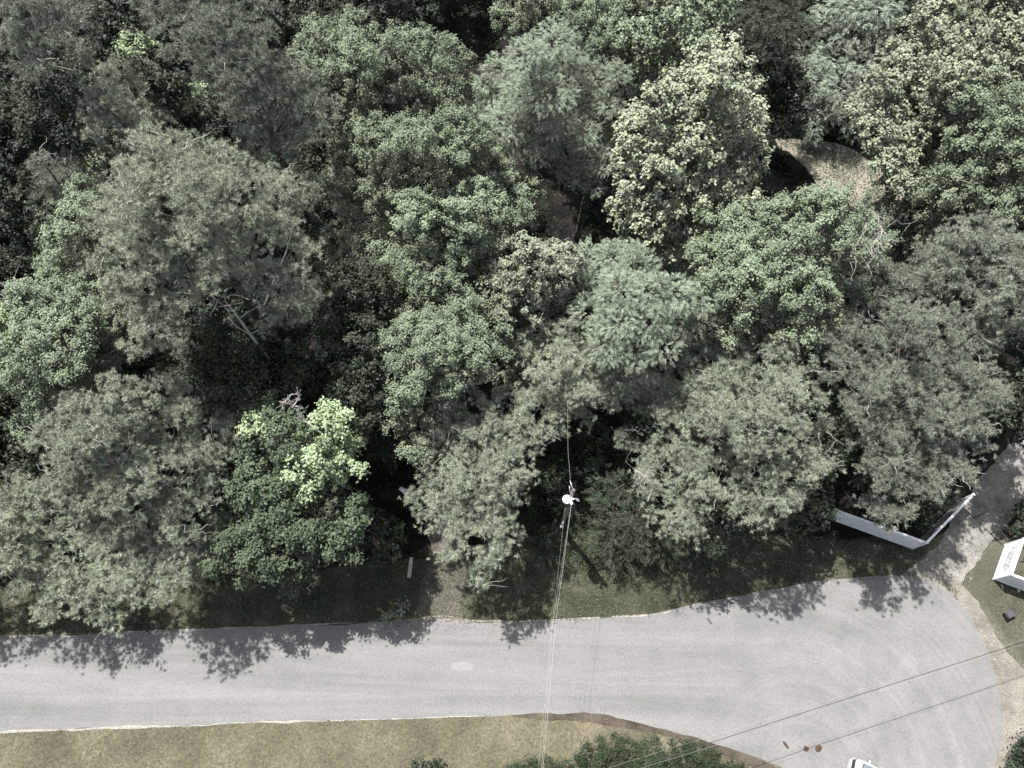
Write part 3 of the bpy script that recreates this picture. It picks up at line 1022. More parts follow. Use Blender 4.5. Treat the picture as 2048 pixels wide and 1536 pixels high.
# ---- shrubs
tree('fern_shrub', 'dark feathery shrub growing right of the utility pole', 'shrubs', 'feather', 4.2, 2,
     '1205,985,32 1245,975,30 1225,1020,38 1270,1030,42 1225,1065,36 1275,1080,40 1320,1085,34 1240,1110,30 1200,950,24 '
     '1295,1040,30', 301, LEAF['dark'], .9, cat='shrub', trunk_r=.05)
tree('leafy_shrub', 'large green bush at the bottom edge where the shoulder bends, right of the wires', 'shrubs', 'oak', 2.0, .9,
     '1180,1514,20 1222,1492,20 1258,1508,25 1212,1538,27 1305,1500,21 1300,1537,30 1155,1540,22 1250,1560,38 1338,1524,22',
     302, LEAF['bush'], .9, .75, cat='shrub', trunk_r=.05)
tree('leafy_shrub', 'dark bush at the bottom edge against the curving road edge', 'shrubs', 'oak', 2.2, 1.0,
     '1362,1500,20 1395,1515,26 1432,1530,24 1400,1552,36 1470,1548,20 1350,1560,32 1450,1570,34', 303, LEAF['bush'], .9, .75,
     cat='shrub', trunk_r=.05)
tree('leafy_shrub', 'low dull bush at the bottom edge just left of the wires', 'shrubs', 'oak', 1.4, .6,
     '1035,1534,14 1060,1530,13 1085,1536,16 1008,1540,12 1110,1532,16', 304, LEAF['bush'], .8, .75, cat='shrub',
     trunk_r=.04)
tree('leafy_shrub', 'tiny dark bush alone at the bottom edge of the dry lawn', 'shrubs', 'dark', 1.0, .5,
     '845,1532,13 862,1535,11 830,1540,10', 305, LEAF['dark'], .9, cat='shrub', trunk_r=.03)
tree('leafy_shrub', 'dark bush in the lower right corner beside the sandy shoulder', 'shrubs', 'dark', 2.5, 1.2,
     '2056,1500,18 2048,1532,18 2075,1520,30 2085,1480,26', 306, None, .9, cat='shrub', trunk_r=.05)
tree('leafy_shrub', 'bush inside the angle of the left white fence', 'shrubs', 'dark', 2.2, 1.2,
     '1790,1015,24 1825,1030,20 1855,1022,22 1880,1000,20 1830,1005,24 1850,1050,12', 307, None, .9, cat='shrub',
     trunk_r=.05)
tree('leafy_shrub', 'dark bush behind the right white fence corner', 'shrubs', 'dark', 2.4, 1.2,
     '2085,1110,22 2095,1135,22 2055,1025,24 2035,1045,18 2105,1085,30', 308, None, .9, cat='shrub', trunk_r=.05)
tree('leafy_shrub', 'small leggy weed bush at the road edge left of the dirt track', 'shrubs', 'weed', .8, .3,
     '795,1222,12 810,1205,9 785,1232,10 770,1236,9', 309, LEAF['oak'], .6, cat='shrub', trunk_r=.015)


def bare_tree(name, label, group, z, spots, seed, rad=.05, cat='tree', n=26, root_px=None, spread=1.0):
    """leafless grey limbs and twigs"""
    r = RS(seed)
    C = [P(a, b, z + dz) for a, b, dz in spots]
    c0 = P(*root_px) if root_px else C[0] * np.array([1, 1, 0])
    root = thing(name, label, cat, (c0[0], c0[1], 0), group)
    b = MB()
    b.tube(limb([c0[0], c0[1], 0], C[0], r, 7, .3, 0), list(np.linspace(rad * 2.2, rad, 7)), 6)
    b.obj('trunk', BARK_PALE, root)
    b = MB()
    for i, c in enumerate(C[1:]):
        q = limb(C[0] if i % 3 == 0 else C[max(i - 1, 0)], c, r, 6, .5, 0)
        b.tube(q, list(np.linspace(rad, rad * .35, 6)), 4)
        for _ in range(n // max(len(C) - 1, 1)):
            s = q[r.randint(1, 6)]
            e = s + r.normal(size=3) * np.array([.8, .8, .45]) * spread
            w = limb(s, e, r, 5, .5, 0)
            b.tube(w, list(np.linspace(rad * .4, rad * .16, 5)), 3)
            for _ in range(2):
                s2 = w[r.randint(1, 4)]
                b.tube(limb(s2, s2 + r.normal(size=3) * .35 * spread, r, 4, .4, 0), list(np.linspace(rad * .22, rad * .12, 4)), 3)
    b.obj('branch', BARK_PALE, root)
    return root


bare_tree('dead_tree', 'leafless pale grey twigs over the fresh green tree at the right', 'dead trees', 15.6,
          [(1715, 490, 0), (1680, 450, .2), (1730, 440, .3), (1765, 460, .2), (1700, 510, 0), (1750, 500, .2), (1780, 490, 0),
           (1660, 470, 0), (1740, 425, .2)], 401, .035, n=60, root_px=(1650, 560), spread=1.1)
_o = P(600, 800, 0)
dt = thing('dead_tree', 'broken pale dead trunk leaning in the shade under the biggest pine', 'tree', (_o[0], _o[1], 0), 'dead trees')
m = MB()
m.tube(smooth_poly([_o, P(580, 765, 5), P(552, 730, 9.5), P(528, 706, 12), P(500, 668, 14.5), P(480, 640, 16), P(466, 621, 17)], 5, False),
       list(np.linspace(.13, .05, 31)), 8)
m.obj('trunk', BARK_PALE, dt)
for pth, r0 in (([P(545, 722, 9.8), P(515, 680, 13), P(470, 650, 15.3), P(455, 620, 16.4), P(425, 592, 17.4)], .055),
                ([P(435, 602, 17), P(428, 618, 17), P(418, 632, 16.6)], .035), ([P(478, 638, 16.1), P(495, 625, 16.6), P(520, 612, 17.2)], .03),
                ([P(500, 668, 14.5), P(516, 660, 15), P(525, 645, 15.4)], .025), ([P(512, 690, 13.5), P(500, 700, 13.4), P(486, 704, 13)], .022),
                ([P(470, 625, 16.8), P(450, 600, 17.4), P(470, 590, 17.8), P(500, 600, 18)], .028)):
    m = MB()
    m.tube(smooth_poly(pth, 5, False), list(np.linspace(r0, r0 * .35, 5 * (len(pth) - 1) + 1)), 6)
    m.obj('branch', BARK_PALE, dt)
bare_tree('dead_tree', 'short grey dead top among the lime tufted dark tree', 'dead trees', 16.5,
          [(605, 838, -3), (590, 812, -1), (575, 790, .3), (600, 800, 0)], 403, .05, n=24, root_px=(690, 960), spread=.35)
bare_tree('dead_tree', 'bare twigs at the left edge over the fine-leaved tree', 'dead trees', 15,
          [(5, 600, 0), (10, 570, .3), (20, 585, 0), (-10, 560, .2), (15, 620, -.5)], 404, .03, n=24, root_px=(150, 760),
          spread=.5)
bare_tree('dead_tree', 'thin bare branches sticking out below the round pale pine', 'dead trees', 12,
          [(1290, 955, 0), (1270, 940, .2), (1300, 935, .3), (1310, 975, 0)], 405, .025, n=26, root_px=(1300, 1000),
          spread=.5)

# ---- dim understory trees in what the crowns above leave open
OPEN = [(935, 70, 75), (940, 0, 60), (1130, 350, 30), (1130, 440, 45), (1560, 400, 80), (1490, 430, 50), (1400, 570, 60), (1700, 340, 110),
        (1440, 590, 50), (1140, 960, 150), (1140, 870, 100), (1150, 1080, 120), (1250, 800, 50), (800, 980, 60)]
_r = RS(900)
_L = np.array(LOBES)
_cand = []
for gy in np.arange(-120, 1080, 46):
    for gx in np.arange(-260, 2120, 46):
        x_, y_ = gx + _r.uniform(-18, 18), gy + _r.uniform(-18, 18)
        if y_ > 1130 - .06 * max(x_, 0) - (90 if 750 < x_ < 1300 else 0) or (x_ > 1640 and y_ > 900) or x_ > 2010 and y_ > 830:
            continue
        if any(math.hypot(x_ - a_, y_ - b_) < c_ + 25 for a_, b_, c_ in OPEN):
            continue
        if (np.hypot(_L[:, 0] - x_, _L[:, 1] - y_) < _L[:, 2] * .80).any():
            continue
        _cand.append((x_, y_))
_n = 0
while _cand:
    s0_ = _cand[0]
    mine = [c_ for c_ in _cand if math.hypot(c_[0] - s0_[0], c_[1] - s0_[1]) < 130]
    _cand = [c_ for c_ in _cand if c_ not in mine]
    if len(mine) < 2 and not (0 < s0_[0] < 2048 and s0_[1] > 0):
        continue
    _n += 1
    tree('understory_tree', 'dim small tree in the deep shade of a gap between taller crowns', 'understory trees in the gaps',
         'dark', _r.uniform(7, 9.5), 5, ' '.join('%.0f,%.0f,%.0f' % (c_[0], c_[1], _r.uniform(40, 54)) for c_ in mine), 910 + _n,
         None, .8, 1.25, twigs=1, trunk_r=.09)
# ---- the same wood going on outside the picture
_v, _f, _k = [], [], 0
for i_ in range(150):
    a_ = _r.uniform(0, 1)
    side_ = _r.choice(3, p=[.38, .42, .20])
    x_, y_ = ((_r.uniform(-52, -38) - 0, _r.uniform(2, 62)), (_r.uniform(-60, 62), _r.uniform(66, 80)), (_r.uniform(46, 58), _r.uniform(24, 62)))[side_]
    if side_ == 0:
        x_ -= .30 * y_
    if side_ == 2:
        x_ += .28 * (y_ - 24)
    c_ = np.array([x_, y_, _r.uniform(8, 17)])
    v_, f_ = crown_leaves('dark', c_, _r.uniform(1.8, 3.2), _r, 2.4, .9)
    _v.append(v_); _f.append(f_ + _k); _k += len(v_)
o_ = link('wood', mesh_np('wood', np.vstack(_v), np.vstack(_f), [LEAF['oak']]))
o_['kind'] = 'stuff'
tag(o_, 'dense wood going on beyond the left, top and right edges', 'wood')

# ------------------------------------------------------------------ made things
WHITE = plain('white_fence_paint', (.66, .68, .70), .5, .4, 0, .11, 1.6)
WHITE_DIRTY_SHADE = plain('dirty_shaded_white_board', (.22, .225, .23), .7, .3, 0, .35, 2.2)  # somewhat dirty white, darkened further to stand for the tree shade on it
WOOD = plain('weathered_pole_wood', (.16, .14, .12), .85, .2, 0, .3, 5)
GREYCAN = plain('light_grey_enamel', (.62, .64, .66), .4, .5, 0, .05, 3)
DARKSTEEL = plain('dark_steel', (.045, .047, .052), .5, .5, .3, .15, 6)
GALV = plain('galvanised_steel', (.42, .43, .44), .4, .5, .6, .12, 8)
PORC = plain('white_porcelain', (.80, .80, .80), .25, .5, 0, .04, 5)
ALU = plain('aluminium_wire', (.36, .36, .35), .5, .4, .1, .08, 5)
WIRE2 = plain('dull_wire', (.30, .30, .30), .5, .4, .2, .08, 5)
CABLE = plain('black_cable', (.03, .03, .034), .5, .4, 0, .1, 5)
INK = plain('dark_lettering', (.07, .075, .085), .6, .3, 0, .25, 20)
BOARD = plain('pale_board', (.36, .34, .31), .8, .2, 0, .2, 5)
TUB = plain('charcoal_plastic', (.050, .048, .055), .5, .4, 0, .15, 6)
BLACK = plain('matt_black', (.012, .012, .013), .6, .3)
MUD = plain('wet_brown_clay', (.045, .029, .019), .7, .3, 0, .3, 8)
LOG = plain('mossy_wood', (.10, .092, .055), .9, .15, 0, .3, 8)
STICK = plain('bleached_stick', (.55, .53, .49), .8, .2, 0, .1, 8)
CARW = plain('white_car_paint', (.44, .45, .46), .25, .6, 0, .02, 1)
GLASS = plain('tinted_car_glass', (.10, .125, .14), .05, .8, 0, .03, 1)
RUBBER = plain('black_rubber', (.02, .02, .021), .8, .2)
CHROME = plain('bright_trim', (.6, .6, .6), .2, .5, .9, .02)
LAMP = plain('lamp_lens', (.7, .7, .68), .1, .6)


def fence(label, corners, h, fronts, mats):
    """solid painted boards in a frame, run by run, with posts and a cap"""
    pts = [P(*c) for c in corners]
    root = thing('white_fence', label, 'fence', pts[1], 'white entrance fences')
    for i, (a, b) in enumerate(zip(pts, pts[1:])):
        d = b - a
        L = np.linalg.norm(d)
        d /= L
        n = np.array([d[1], -d[0], 0]) * fronts[i]
        up = np.array([0, 0, 1.0])
        a2, b2 = a + d * .06, b - d * .06
        mid = (a2 + b2) / 2
        l2 = np.linalg.norm(b2 - a2) / 2
        p = MB()
        nb = max(int(2 * l2 / .19), 2)
        for k in range(nb):                       # boards with a fine gap
            c = a2 + d * (2 * l2 * (k + .5) / nb) + up * (h / 2 + .02)
            p.box(c + n * (.002 * (k % 2)), d * (l2 / nb - .004), n * .012, up * (h / 2 - .05))
        p.obj('panel', mats[i], root)
        for z, hh in ((.12, .05), (h - .09, .05)):
            p = MB()
            p.box(mid + up * z + n * .032, d * (l2 - .004), n * .017, up * hh)
            p.obj('rail', WHITE if mats[i] is WHITE else mats[i], root)
        p = MB()
        p.box(mid + up * (h + .022), d * (l2 - .003), n * .075, up * .022)
        p.obj('cap', WHITE, root)
        npst = max(int(round(L / 2.4)), 1)
        for k in range(1, npst):
            q = a + d * (L * k / npst)
            p = MB()
            p.box(q - n * .066 + up * (h / 2), d * .05, n * .05, up * h / 2)
            p.box(q + n * .03 + up * (h / 2 - .02), d * .045, n * .017, up * (h / 2 - .165))
            p.obj('post', mats[i], root)
    for k, q in enumerate(pts):
        m = MB()
        m.box(q + np.array([0, 0, h / 2 + .03]), (.058, 0, 0), (0, .058, 0), (0, 0, h / 2 + .03))
        m.box(q + np.array([0, 0, h + .09]), (.08, 0, 0), (0, .08, 0), (0, 0, .028))
        m.obj('post', WHITE, root)
    return root


FH = 1.85
fence('white board fence left of the gravel driveway, V-shaped with a dirty inner wing in shade-darkened white',
      [(1640, 1031), (1823, 1097), (1914, 1004)], FH, [1, -1], [WHITE, WHITE_DIRTY_SHADE])
fb = fence('white board fence right of the gravel driveway, with dark lettering on its side wing',
           [(2010, 1090), (1986, 1158), (2075, 1192)], FH, [1, 1], [WHITE, WHITE])
# the lettering on the west face: weathered lines of dark marks, too worn to read
a, b = P(2010, 1090), P(1986, 1158)
d = (b - a)
L = np.linalg.norm(d)
d /= L
n = np.array([d[1], -d[0], 0])
rr = RS(77)
lines = [(1.30, .30, .78, .13), (1.12, .26, .84, .13), (.94, .25, .80, .13), (.78, .30, .70, .09)]
m = MB()
for z, u0, u1, hh in lines:
    u = u0 * L
    while u < u1 * L:
        w = rr.uniform(.06, .10)
        for s in range(3):
            off = rr.uniform(-.035, .035)
            if rr.rand() < .55:
                m.box(a + d * (u + w / 2 + off) + n * .018 + np.array([0, 0, z]), d * .011, n * .003, (0, 0, hh * .5))
            else:
                m.box(a + d * (u + w / 2) + n * (.0205 + .0022 * s) + np.array([0, 0, z + rr.choice([-.42, 0, .42]) * hh]), d * w * .45,
                      n * .001, (0, 0, .012))
        u += w + .035
m.obj('lettering', INK, fb)
for q in range(2):
    m = MB()
    for k, z in enumerate((1.52, 1.44, 1.36)):
        m.box(a + d * (.17 * L + q * .12 + .02 * k) + n * (.019 + .001 * k) + np.array([0, 0, z - .25]), d * .022, n * .002, (0, 0, .042))
    m.obj('digit', INK, fb)

# gate across the drive
g0, g1 = P(1922, 1012), P(2004, 1090)
gr = thing('driveway_gate', 'low thin dark wire gate across the gravel driveway between the fences', 'gate', (g0 + g1) / 2)
gd = (g1 - g0)
for t_ in (.30, .72):
    q = g0 + gd * t_
    m = MB()
    m.tube([q, q + np.array([0, 0, 1.15])], .035, 8)
    m.obj('post', DARKSTEEL, gr)
for z in (.10, 1.08):
    m = MB()
    m.tube([g0 + gd * .02 + np.array([0, 0, z]), g1 - gd * .02 + np.array([0, 0, z])], .016, 6)
    m.obj('rail', DARKSTEEL, gr)
m = MB()
for k in range(1, 46):
    q = g0 + gd * (k / 46)
    m.tube([q + np.array([0, 0, .10]), q + np.array([0, 0, 1.08])], .004, 4)
m.obj('wire_mesh', GALV, gr)

# ---- utility pole
ptop = P(1147, 980, 9.0)
pb = np.array([ptop[0] - .06, ptop[1] - .1, 0])
up = np.array([0, 0, 1.0])
pr = thing('utility_pole', 'wooden utility pole with a transformer standing in the shaded clearing', 'utility pole', pb)
m = MB()
m.tube([pb, pb * .5 + ptop * .5, ptop], [.17, .145, .115], 14)
m.obj('pole', WOOD, pr)
m = MB()
m.tube([ptop + up * .004, ptop + up * .03], [.11, .09], 14)
m.obj('top_cap', DARKSTEEL, pr)
tc = P(1134, 999, 7.7)
m = MB()
ring = [(0, .24), (.03, .27), (.85, .27), (.88, .285), (.92, .285)]
m.tube([tc + up * (z - .9) for z, _ in ring], [r_ for _, r_ in ring], 20)
can = m.obj('transformer', DARKSTEEL, pr)
m = MB()
m.tube([tc + up * .022, tc + up * .06, tc + up * .11, tc + up * .13], [.27, .255, .15, .03], 20)
m.obj('lid', PORC, can)
for dx in (-.11, .08):
    m = MB()
    q = tc + np.array([dx, .12, .13])
    m.tube([q, q + up * .06, q + up * .12, q + up * .2], [.045, .06, .04, .02], 8)
    m.obj('bushing', PORC, can)
m = MB()
mid_ = np.array([ptop[0], ptop[1], tc[2] - .3])
m.box((mid_ + tc + up * -.3) / 2, (mid_ - tc + up * .3) * .5, (0, .06, 0), (0, 0, .07))
m.obj('bracket', DARKSTEEL, pr)
rods = [(P(1140, 961, 9.0), ptop + up * -.15), (P(1139, 972, 8.6), P(1140, 985, 8.4))]
for q0, q1 in rods:
    m = MB()
    m.tube([q0, q1], [.024, .034], 8)
    m.obj('standoff_rod', GALV, pr)
s0, s1 = P(1142, 994, 8.2), P(1143, 1007, 8.1)
m = MB()
m.tube([s0, s0 * .3 + s1 * .7], .05, 8)
m.tube([s0 * .3 + s1 * .7, s1, s1 * 1.25 - s0 * .25], [.055, .10, .045], 10)
m.obj('insulator', PORC, pr)
q0, q1, q2 = P(1146, 998, 8.2), P(1152, 997, 8.2), P(1159, 1003, 8.0)
m = MB()
m.tube([q0 - up * .08, q0, q1], [.05, .06, .03], 8)
m.tube([q1, q1 * .6 + q2 * .4, q2], [.045, .085, .025], 8)
m.obj('fuse_cutout', PORC, pr)
f0 = np.array([ptop[0], ptop[1], 8.15])
m = MB()
m.tube([f0, q0], .03, 6)
m.tube([f0 - up * .02, s0], .03, 6)
m.obj('bracket', DARKSTEEL, pr)
c0, c1 = P(1131, 1041, 2.5), P(1131, 1050, 1.6)
m = MB()
e0 = np.array([pb[0] - .05, pb[1] - .19, 2.55])
m.tube([e0, e0 - up * 1.2], .045, 8)
m.box(e0 - up * 1.32, (.11, 0, 0), (0, .07, 0), (0, 0, .15))
m.obj('meter_box', PORC, pr)


def wire(label, pts, rad, mat, sag=0.0, group='overhead wires', name='overhead_wire'):
    pts = [np.asarray(p, float) for p in pts]
    q = []
    for a_, b_ in zip(pts, pts[1:]):
        for t_ in np.linspace(0, 1, 16, endpoint=False):
            p_ = a_ + (b_ - a_) * t_
            p_[2] -= sag * 4 * t_ * (1 - t_)
            q.append(p_)
    q.append(pts[-1])
    m_ = MB()
    m_.tube(q, rad, 5)
    o_ = link(name, m_.mesh(name, mat))
    return tag(settle(o_), label, 'wire', group)


wire('right-hand pale wire running from the utility pole down across the road', [P(1146, 984, 8.75), P(1112, 1240, 8.3), P(1086, 1536, 7.9), P(1060, 1900, 7.6)], .006, ALU)
wire('middle pale wire running from the white insulator down across the road', [P(1142, 1010, 8.0), P(1104, 1260, 7.7), P(1083, 1540, 7.5), P(1040, 1900, 7.3)], .0035, ALU)
wire('thin left-hand wire running down from the transformer across the road', [P(1131, 1010, 7.2), P(1101, 1280, 7.0), P(1092, 1380, 7.0), P(1068, 1620, 6.9), P(1050, 1900, 6.8)], .0025, ALU)
wire('dashed-looking thin wire running up from the pole into the trees', [P(1141, 963, 9.0), P(1136, 900, 9.0), P(1135, 820, 9.0), P(1135, 560, 9)], .004, ALU)
wire('dark cable crossing the turning circle at the lower right', [P(1283, 1531, 5.2), P(1422, 1485, 5.0), P(1640, 1414.5, 4.8), P(1970, 1309, 4.6), P(2020, 1293, 4.55), P(2200, 1236, 4.4)], .017, CABLE)
wire('pale wire just below the dark cable at the lower right', [P(1180, 1566, 5.3), P(1283, 1536, 5.2), P(1433, 1490, 5.0), P(1640, 1422, 4.9), P(1970, 1312, 4.6), P(2200, 1240, 4.4)], .0045, WIRE2)
wire('pale wire over the bushes at the bottom edge', [P(1120, 1566, 5.5), P(1223, 1534, 5.4), P(1340, 1497, 5.3), P(1480, 1455, 5.2), P(1960, 1306, 4.7), P(2200, 1232, 4.5)], .0035, WIRE2)

# ---- small things on the ground
def solid(name, label, cat, build, mat, group=None, bevel=0):
    m_ = MB()
    build(m_)
    return tag(settle(link(name, m_.mesh(name, mat, bevel))), label, cat, group)


q = P(820.5, 1135, .05)
solid('wooden_board', 'pale narrow board lying in the shaded grass left of the dirt track', 'board',
      lambda m_: m_.box(q, (.125, 0, 0), (.02, .66, 0), (0, 0, .035)), BOARD, bevel=.006)
q = P(807, 981, .2)
br = thing('bucket', 'white bucket tipped on its side in deep shade at the wood edge', 'bucket', (q[0], q[1], .0))
ax = np.array([.82, -.57, 0]) * .30
m = MB()
m.tube([q - ax, q + ax * .2, q + ax], [.145, .165, .19], 14)
m.obj('pail', PORC, br)
m = MB()
m.tube([q + ax * .99, q + ax * 1.06], [.20, .20], 14)
m.obj('rim', GREYCAN, br)
# mailbox by the track
q = P(771, 1216, 1.0)
mb = thing('mailbox', 'black mailbox on a post beside the road, left of the dirt track', 'mailbox', (q[0], q[1], 0))
m = MB()
m.tube([(q[0], q[1], 0), (q[0], q[1], .92)], .05, 8)
m.obj('post', WOOD, mb)
m = MB()
sec = [(-.11, 0), (-.11, .12), (-.08, .19), (0, .22), (.08, .19), (.11, .12), (.11, 0)]
v0 = [m.bm.verts.new((q[0] + a_, q[1] - .27, .93 + b_)) for a_, b_ in sec]
v1 = [m.bm.verts.new((q[0] + a_, q[1] + .27, .93 + b_)) for a_, b_ in sec]
m.bm.faces.new(v0); m.bm.faces.new(v1[::-1])
for k in range(7):
    m.bm.faces.new((v0[k], v0[(k + 1) % 7], v1[(k + 1) % 7], v1[k]))
m.obj('box', BLACK, mb)
m = MB()
m.box((q[0] + .125, q[1] - .1, 1.1), (.008, 0, 0), (0, .02, 0), (0, 0, .1))
m.obj('flag', DARKSTEEL, mb)

# dark tub on the small lawn
q = P(2013, 1230, 0)
tb = thing('plastic_tub', 'charcoal plastic tub lying tilted on the small olive lawn at the right', 'tub', q)
u = np.array([.86, .38, .0])
v = np.array([-.38, .86, .0])
m = MB()
base = [q - u * .30 - v * .20 + up * .02, q + u * .28 - v * .22 + up * .02, q + u * .26 + v * .20 + up * .02, q - u * .28 + v * .18 + up * .02]
topp = [q - u * .38 - v * .14 + up * .50, q + u * .36 - v * .16 + up * .44, q + u * .33 + v * .26 + up * .40, q - u * .35 + v * .26 + up * .46]
m.hexa(base + topp)
m.obj('body', TUB, tb, .02)
m = MB()
c_ = sum(topp) / 4
m.tube([topp[0] + up * .02, topp[1] + up * .02, topp[2] + up * .02, topp[3] + up * .02, topp[0] + up * .02], .03, 6)
m.obj('rim', TUB, tb)
m = MB()
m.box(topp[0] * .5 + topp[3] * .5 + u * .05 + up * .012, v * .17, u * .035, up * .006)
m.obj('slot', BLACK, tb)
m = MB()
m.tube([topp[1] * .5 + topp[2] * .5 + up * .03 - v * .08, topp[1] * .5 + topp[2] * .5 + up * .12 + u * .06, topp[1] * .5 + topp[2] * .5 + up * .03 + v * .10], .02, 6)
m.obj('handle', BLACK, tb)

a_, b_ = P(2018, 1181, .06), P(2039, 1186, .08)
solid('log', 'short mossy log in the grass below the lettered fence', 'log',
      lambda m_: (m_.tube([a_, a_ * .6 + b_ * .4 + np.array([.02, .03, 0]), b_], [.05, .075, .085], 8),
                  m_.tube([a_ * .5 + b_ * .5, a_ * .6 + b_ * .4 + np.array([-.1, .16, .05])], [.03, .012], 5)), LOG)
a1_, b1_ = P(2034, 1180.5, .14), P(2039, 1183, .14)
solid('pale_block', 'small white block lying on the mossy log', 'block',
      lambda m_: m_.box((a1_ + b1_) / 2 + up * .05, (b1_ - a1_) * .5, np.array([.012, .035, 0]), up * .03), STICK, bevel=.006)
a2_, b2_ = P(2002, 1169, .04), P(2007, 1178, .04)
solid('stick', 'short bleached stick lying below the right fence corner', 'stick',
      lambda m_: m_.tube([a2_, (a2_ + b2_) / 2 + np.array([.015, 0, .01]), b2_], [.03, .034, .02], 6), STICK)
tw = [P(*p) for p in ((1911, 1176, .05), (1913, 1184, .07), (1911, 1190, .05), (1913, 1196, .04), (1917, 1200, .04))]
solid('fallen_branch', 'crooked dark branch lying on the pale gravel at the edge of the turning circle', 'branch',
      lambda m_: (m_.tube(tw, [.035, .045, .04, .03, .012], 6), m_.tube([tw[1], tw[1] + np.array([.22, .1, .05])], [.025, .01], 5),
                  m_.tube([tw[2], tw[2] + np.array([-.15, -.12, .03])], [.02, .008], 5)), LOG)


def puddle(label, px_, py_, rx, ry, rot, seed):
    r_ = RS(seed)
    c = P(px_, py_, 0)
    k = 22
    a = np.arange(k) * 2 * np.pi / k
    rad = 1 + wander(k, .3, seed, ((1.6, 1), (.7, .8))) * .17
    x = np.cos(a) * rx * rad
    y = np.sin(a) * ry * rad
    X = c[0] + x * math.cos(rot) - y * math.sin(rot)
    Y = c[1] + x * math.sin(rot) + y * math.cos(rot)
    bm_ = bmesh.new()
    lo = [bm_.verts.new((p_, q_, .016)) for p_, q_ in zip(X, Y)]
    hi = [bm_.verts.new((c[0] + (p_ - c[0]) * .8, c[1] + (q_ - c[1]) * .8, .045 + r_.uniform(0, .012))) for p_, q_ in zip(X, Y)]
    ce = bm_.verts.new((c[0], c[1], .06))
    for i in range(k):
        j_ = (i + 1) % k
        bm_.faces.new((lo[i], lo[j_], hi[j_], hi[i]))
        bm_.faces.new((hi[i], hi[j_], ce))
    me_ = bpy.data.meshes.new('mud_clod')
    bm_.to_mesh(me_)
    bm_.free()
    me_.materials.append(MUD)
    o_ = link('mud_clod', me_)
    tag(settle(o_), label, 'mud clod', 'brown mud clods on the asphalt')


puddle('narrow brown mud clod on the asphalt, nearest the road edge of three in a row', 1572, 1490, .23, .09, -.9, 81)
puddle('oval brown mud clod on the asphalt, middle one of three in a row', 1612, 1498, .18, .13, 0, 82)
puddle('largest brown mud clod on the asphalt, closest to the white van', 1637, 1497, .24, .17, .6, 83)

# ---- the white van at the bottom edge
vc = P(1703, 1514, .55)
fx_ = np.array([-.93, .36, 0])        # where the van's nose points
sd = np.array([.36, .93, 0])          # toward the north side
o0 = vc - sd * .90                    # middle of the front bumper
van = thing('parked_van', 'white van parked on the asphalt at the bottom edge, nose toward the mud clods', 'van', o0 * np.array([1, 1, 0]) - fx_ * 2.3)


def vp(x, y, z):
    """x back from the nose, y to the north side, z up"""
    b_ = o0 * np.array([1, 1, 0])
    return b_ - fx_ * x + sd * y + up * z


PROF = [(.26, .35), (.22, .70), (.25, .93), (.32, 1.02), (.48, 1.07), (1.24, 1.74), (1.9, 1.86), (3.4, 1.87), (4.45, 1.80), (4.72, 1.20),
        (4.78, .70), (4.74, .35)]


def body_sec(y, f):
    out_ = []
    for x, z in PROF:
        tuck = max(0, z - 1.1) * .24 * abs(f)
        out_.append(vp(x + .10 * (abs(f) == 1) * (1 if x < 1 else (-1 if x > 4 else 0)), y - math.copysign(tuck, y) if f else y, z - .05 * (abs(f) == 1) * (z > .9)))
    return out_


m = MB()
secs = [body_sec(-.92, 1), body_sec(-.80, .999), body_sec(0, 0), body_sec(.80, .999), body_sec(.92, 1)]
V = [[m.bm.verts.new(vec(p_)) for p_ in s_] for s_ in secs]
for A_, B_ in zip(V, V[1:]):
    for k in range(len(PROF)):
        f_ = m.bm.faces.new((A_[k], A_[(k + 1) % len(PROF)], B_[(k + 1) % len(PROF)], B_[k]))
        f_.smooth = True
m.bm.faces.new(V[0]); m.bm.faces.new(V[-1][::-1])
m.obj('body', CARW, van)


def lerp(a__, b__, t_):
    return a__ + (b__ - a__) * t_


def screen(x0, z0, x1, z1, w0, w1, off, name, mat, grow=0.0, thick=.012):
    """rounded pane on the slope from (x0,z0) up to (x1,z1)"""
    nrm = np.array([-(z1 - z0), 0, (x1 - x0)])
    nrm /= np.linalg.norm(nrm)
    m_ = MB()
    out_ = []
    for cx, cz, a0 in ((1, 1, 0), (-1, 1, 90), (-1, -1, 180), (1, -1, 270)):
        for a_ in (0, 30, 60, 90):
            an = R_(a0 + a_)
            yy = cx * (1 - .16) + .16 * math.cos(an)
            tt = cz * (1 - .28) + .28 * math.sin(an)
            t_ = .5 + .5 * tt
            t_ = t_ + (grow * tt)
            w_ = lerp(w0, w1, t_) * (1 + grow * .5)
            out_.append((lerp(x0, x1, t_) + nrm[0] * off, yy * w_, lerp(z0, z1, t_) + nrm[2] * off))
    lo = [m_.bm.verts.new(vec(vp(x_, y_, z_))) for x_, y_, z_ in out_]
    hi = [m_.bm.verts.new(vec(vp(x_ + nrm[0] * thick, y_, z_ + nrm[2] * thick))) for x_, y_, z_ in out_]
    m_.bm.faces.new(hi)
    m_.bm.faces.new(lo[::-1])
    for k_ in range(len(lo)):
        m_.bm.faces.new((lo[k_], lo[(k_ + 1) % len(lo)], hi[(k_ + 1) % len(lo)], hi[k_]))
    return m_.obj(name, mat, van)


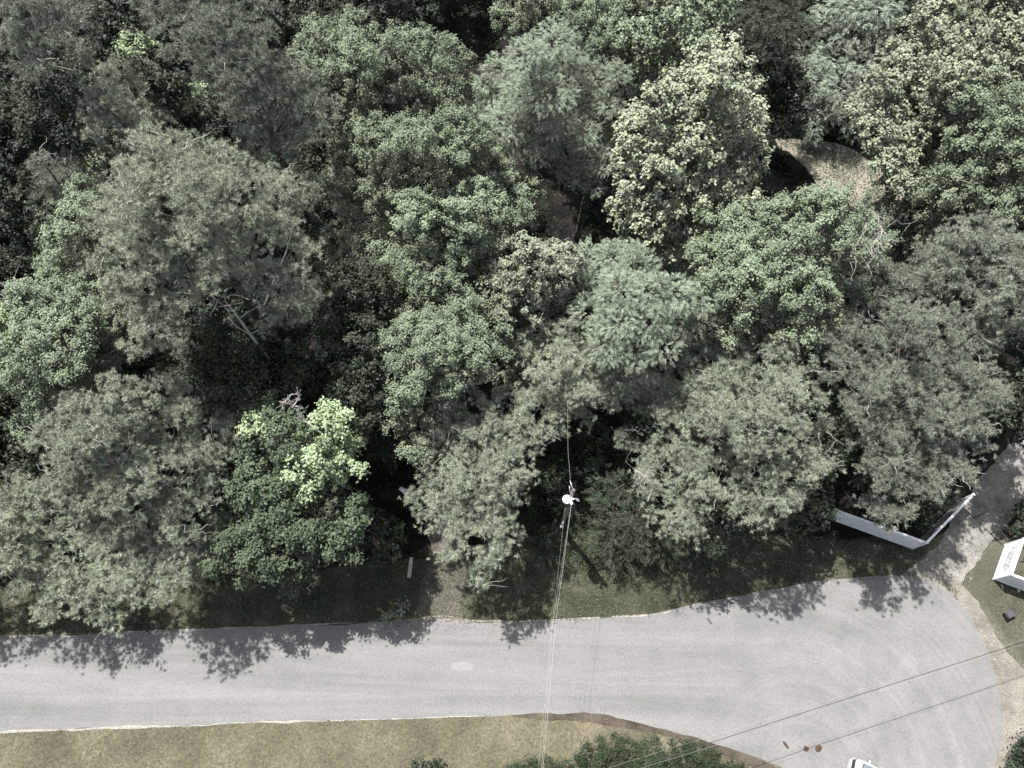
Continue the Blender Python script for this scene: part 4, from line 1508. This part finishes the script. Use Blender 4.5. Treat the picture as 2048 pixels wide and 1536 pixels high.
screen(.52, 1.105, 1.20, 1.705, .76, .68, .012, 'windscreen_seal', RUBBER, .07, .012)
screen(.52, 1.105, 1.20, 1.705, .76, .68, .026, 'windscreen', GLASS, 0, .006)
screen(4.69, 1.27, 4.50, 1.70, .68, .62, -.03, 'rear_window', GLASS, 0, -.02)
for sg in (1, -1):
    for xa, xb, xc, xd in ((.84, 2.35, 1.36, 2.30), (2.43, 3.45, 2.40, 3.42), (3.53, 4.5, 3.50, 4.36)):
        m = MB()
        y0, y1 = .925 * sg, .80 * sg
        lo = [vp(xa, y0, 1.14), vp(xb, y0, 1.14), vp(xd, y1, 1.66), vp(xc, y1, 1.66)]
        inn = [p_ - sd * sg * .05 for p_ in lo]
        m.hexa(lo + inn)
        m.obj('side_window', GLASS, van)
    m = MB()
    m.tube([vp(.9, .93 * sg, 1.12), vp(4.55, .93 * sg, 1.12)], .012, 5)
    m.obj('trim_strip', CHROME, van)
    m = MB()
    m.box(vp(.80, .99 * sg, 1.14), fx_ * .04, sd * .07, up * .06)
    m.obj('wing_mirror', CARW, van, .02)
    m = MB()
    m.box(vp(.26, .66 * sg, .80), fx_ * .06, sd * .17, up * .075)
    m.obj('headlight', LAMP, van, .015)
    for xw in (.95, 3.85):
        m = MB()
        c_ = vp(xw, .84 * sg, .335)
        m.tube([c_ - sd * .105, c_ - sd * .09, c_ + sd * .09, c_ + sd * .105], [.30, .335, .335, .30], 24)
        w_ = m.obj('wheel', RUBBER, van)
        m = MB()
        m.tube([c_ + sd * sg * .1055, c_ + sd * sg * .118], [.20, .17], 16)
        m.obj('rim', GALV, w_)
m = MB()
pts_ = [vp(.10, -.90, .55), vp(-.04, -.70, .55), vp(-.09, 0, .55), vp(-.04, .70, .55), vp(.10, .90, .55)]
for a__, b__ in zip(pts_, pts_[1:]):
    m.hexa([a__ - up * .14, b__ - up * .14, b__ - up * .14 - fx_ * .13, a__ - up * .14 - fx_ * .13,
            a__ + up * .13, b__ + up * .13, b__ + up * .10 - fx_ * .10, a__ + up * .10 - fx_ * .10])
m.obj('bumper', CARW, van)
m = MB()
m.box(vp(.14, 0, .62), fx_ * .10, sd * .84, up * .05)
m.obj('grille', BLACK, van)
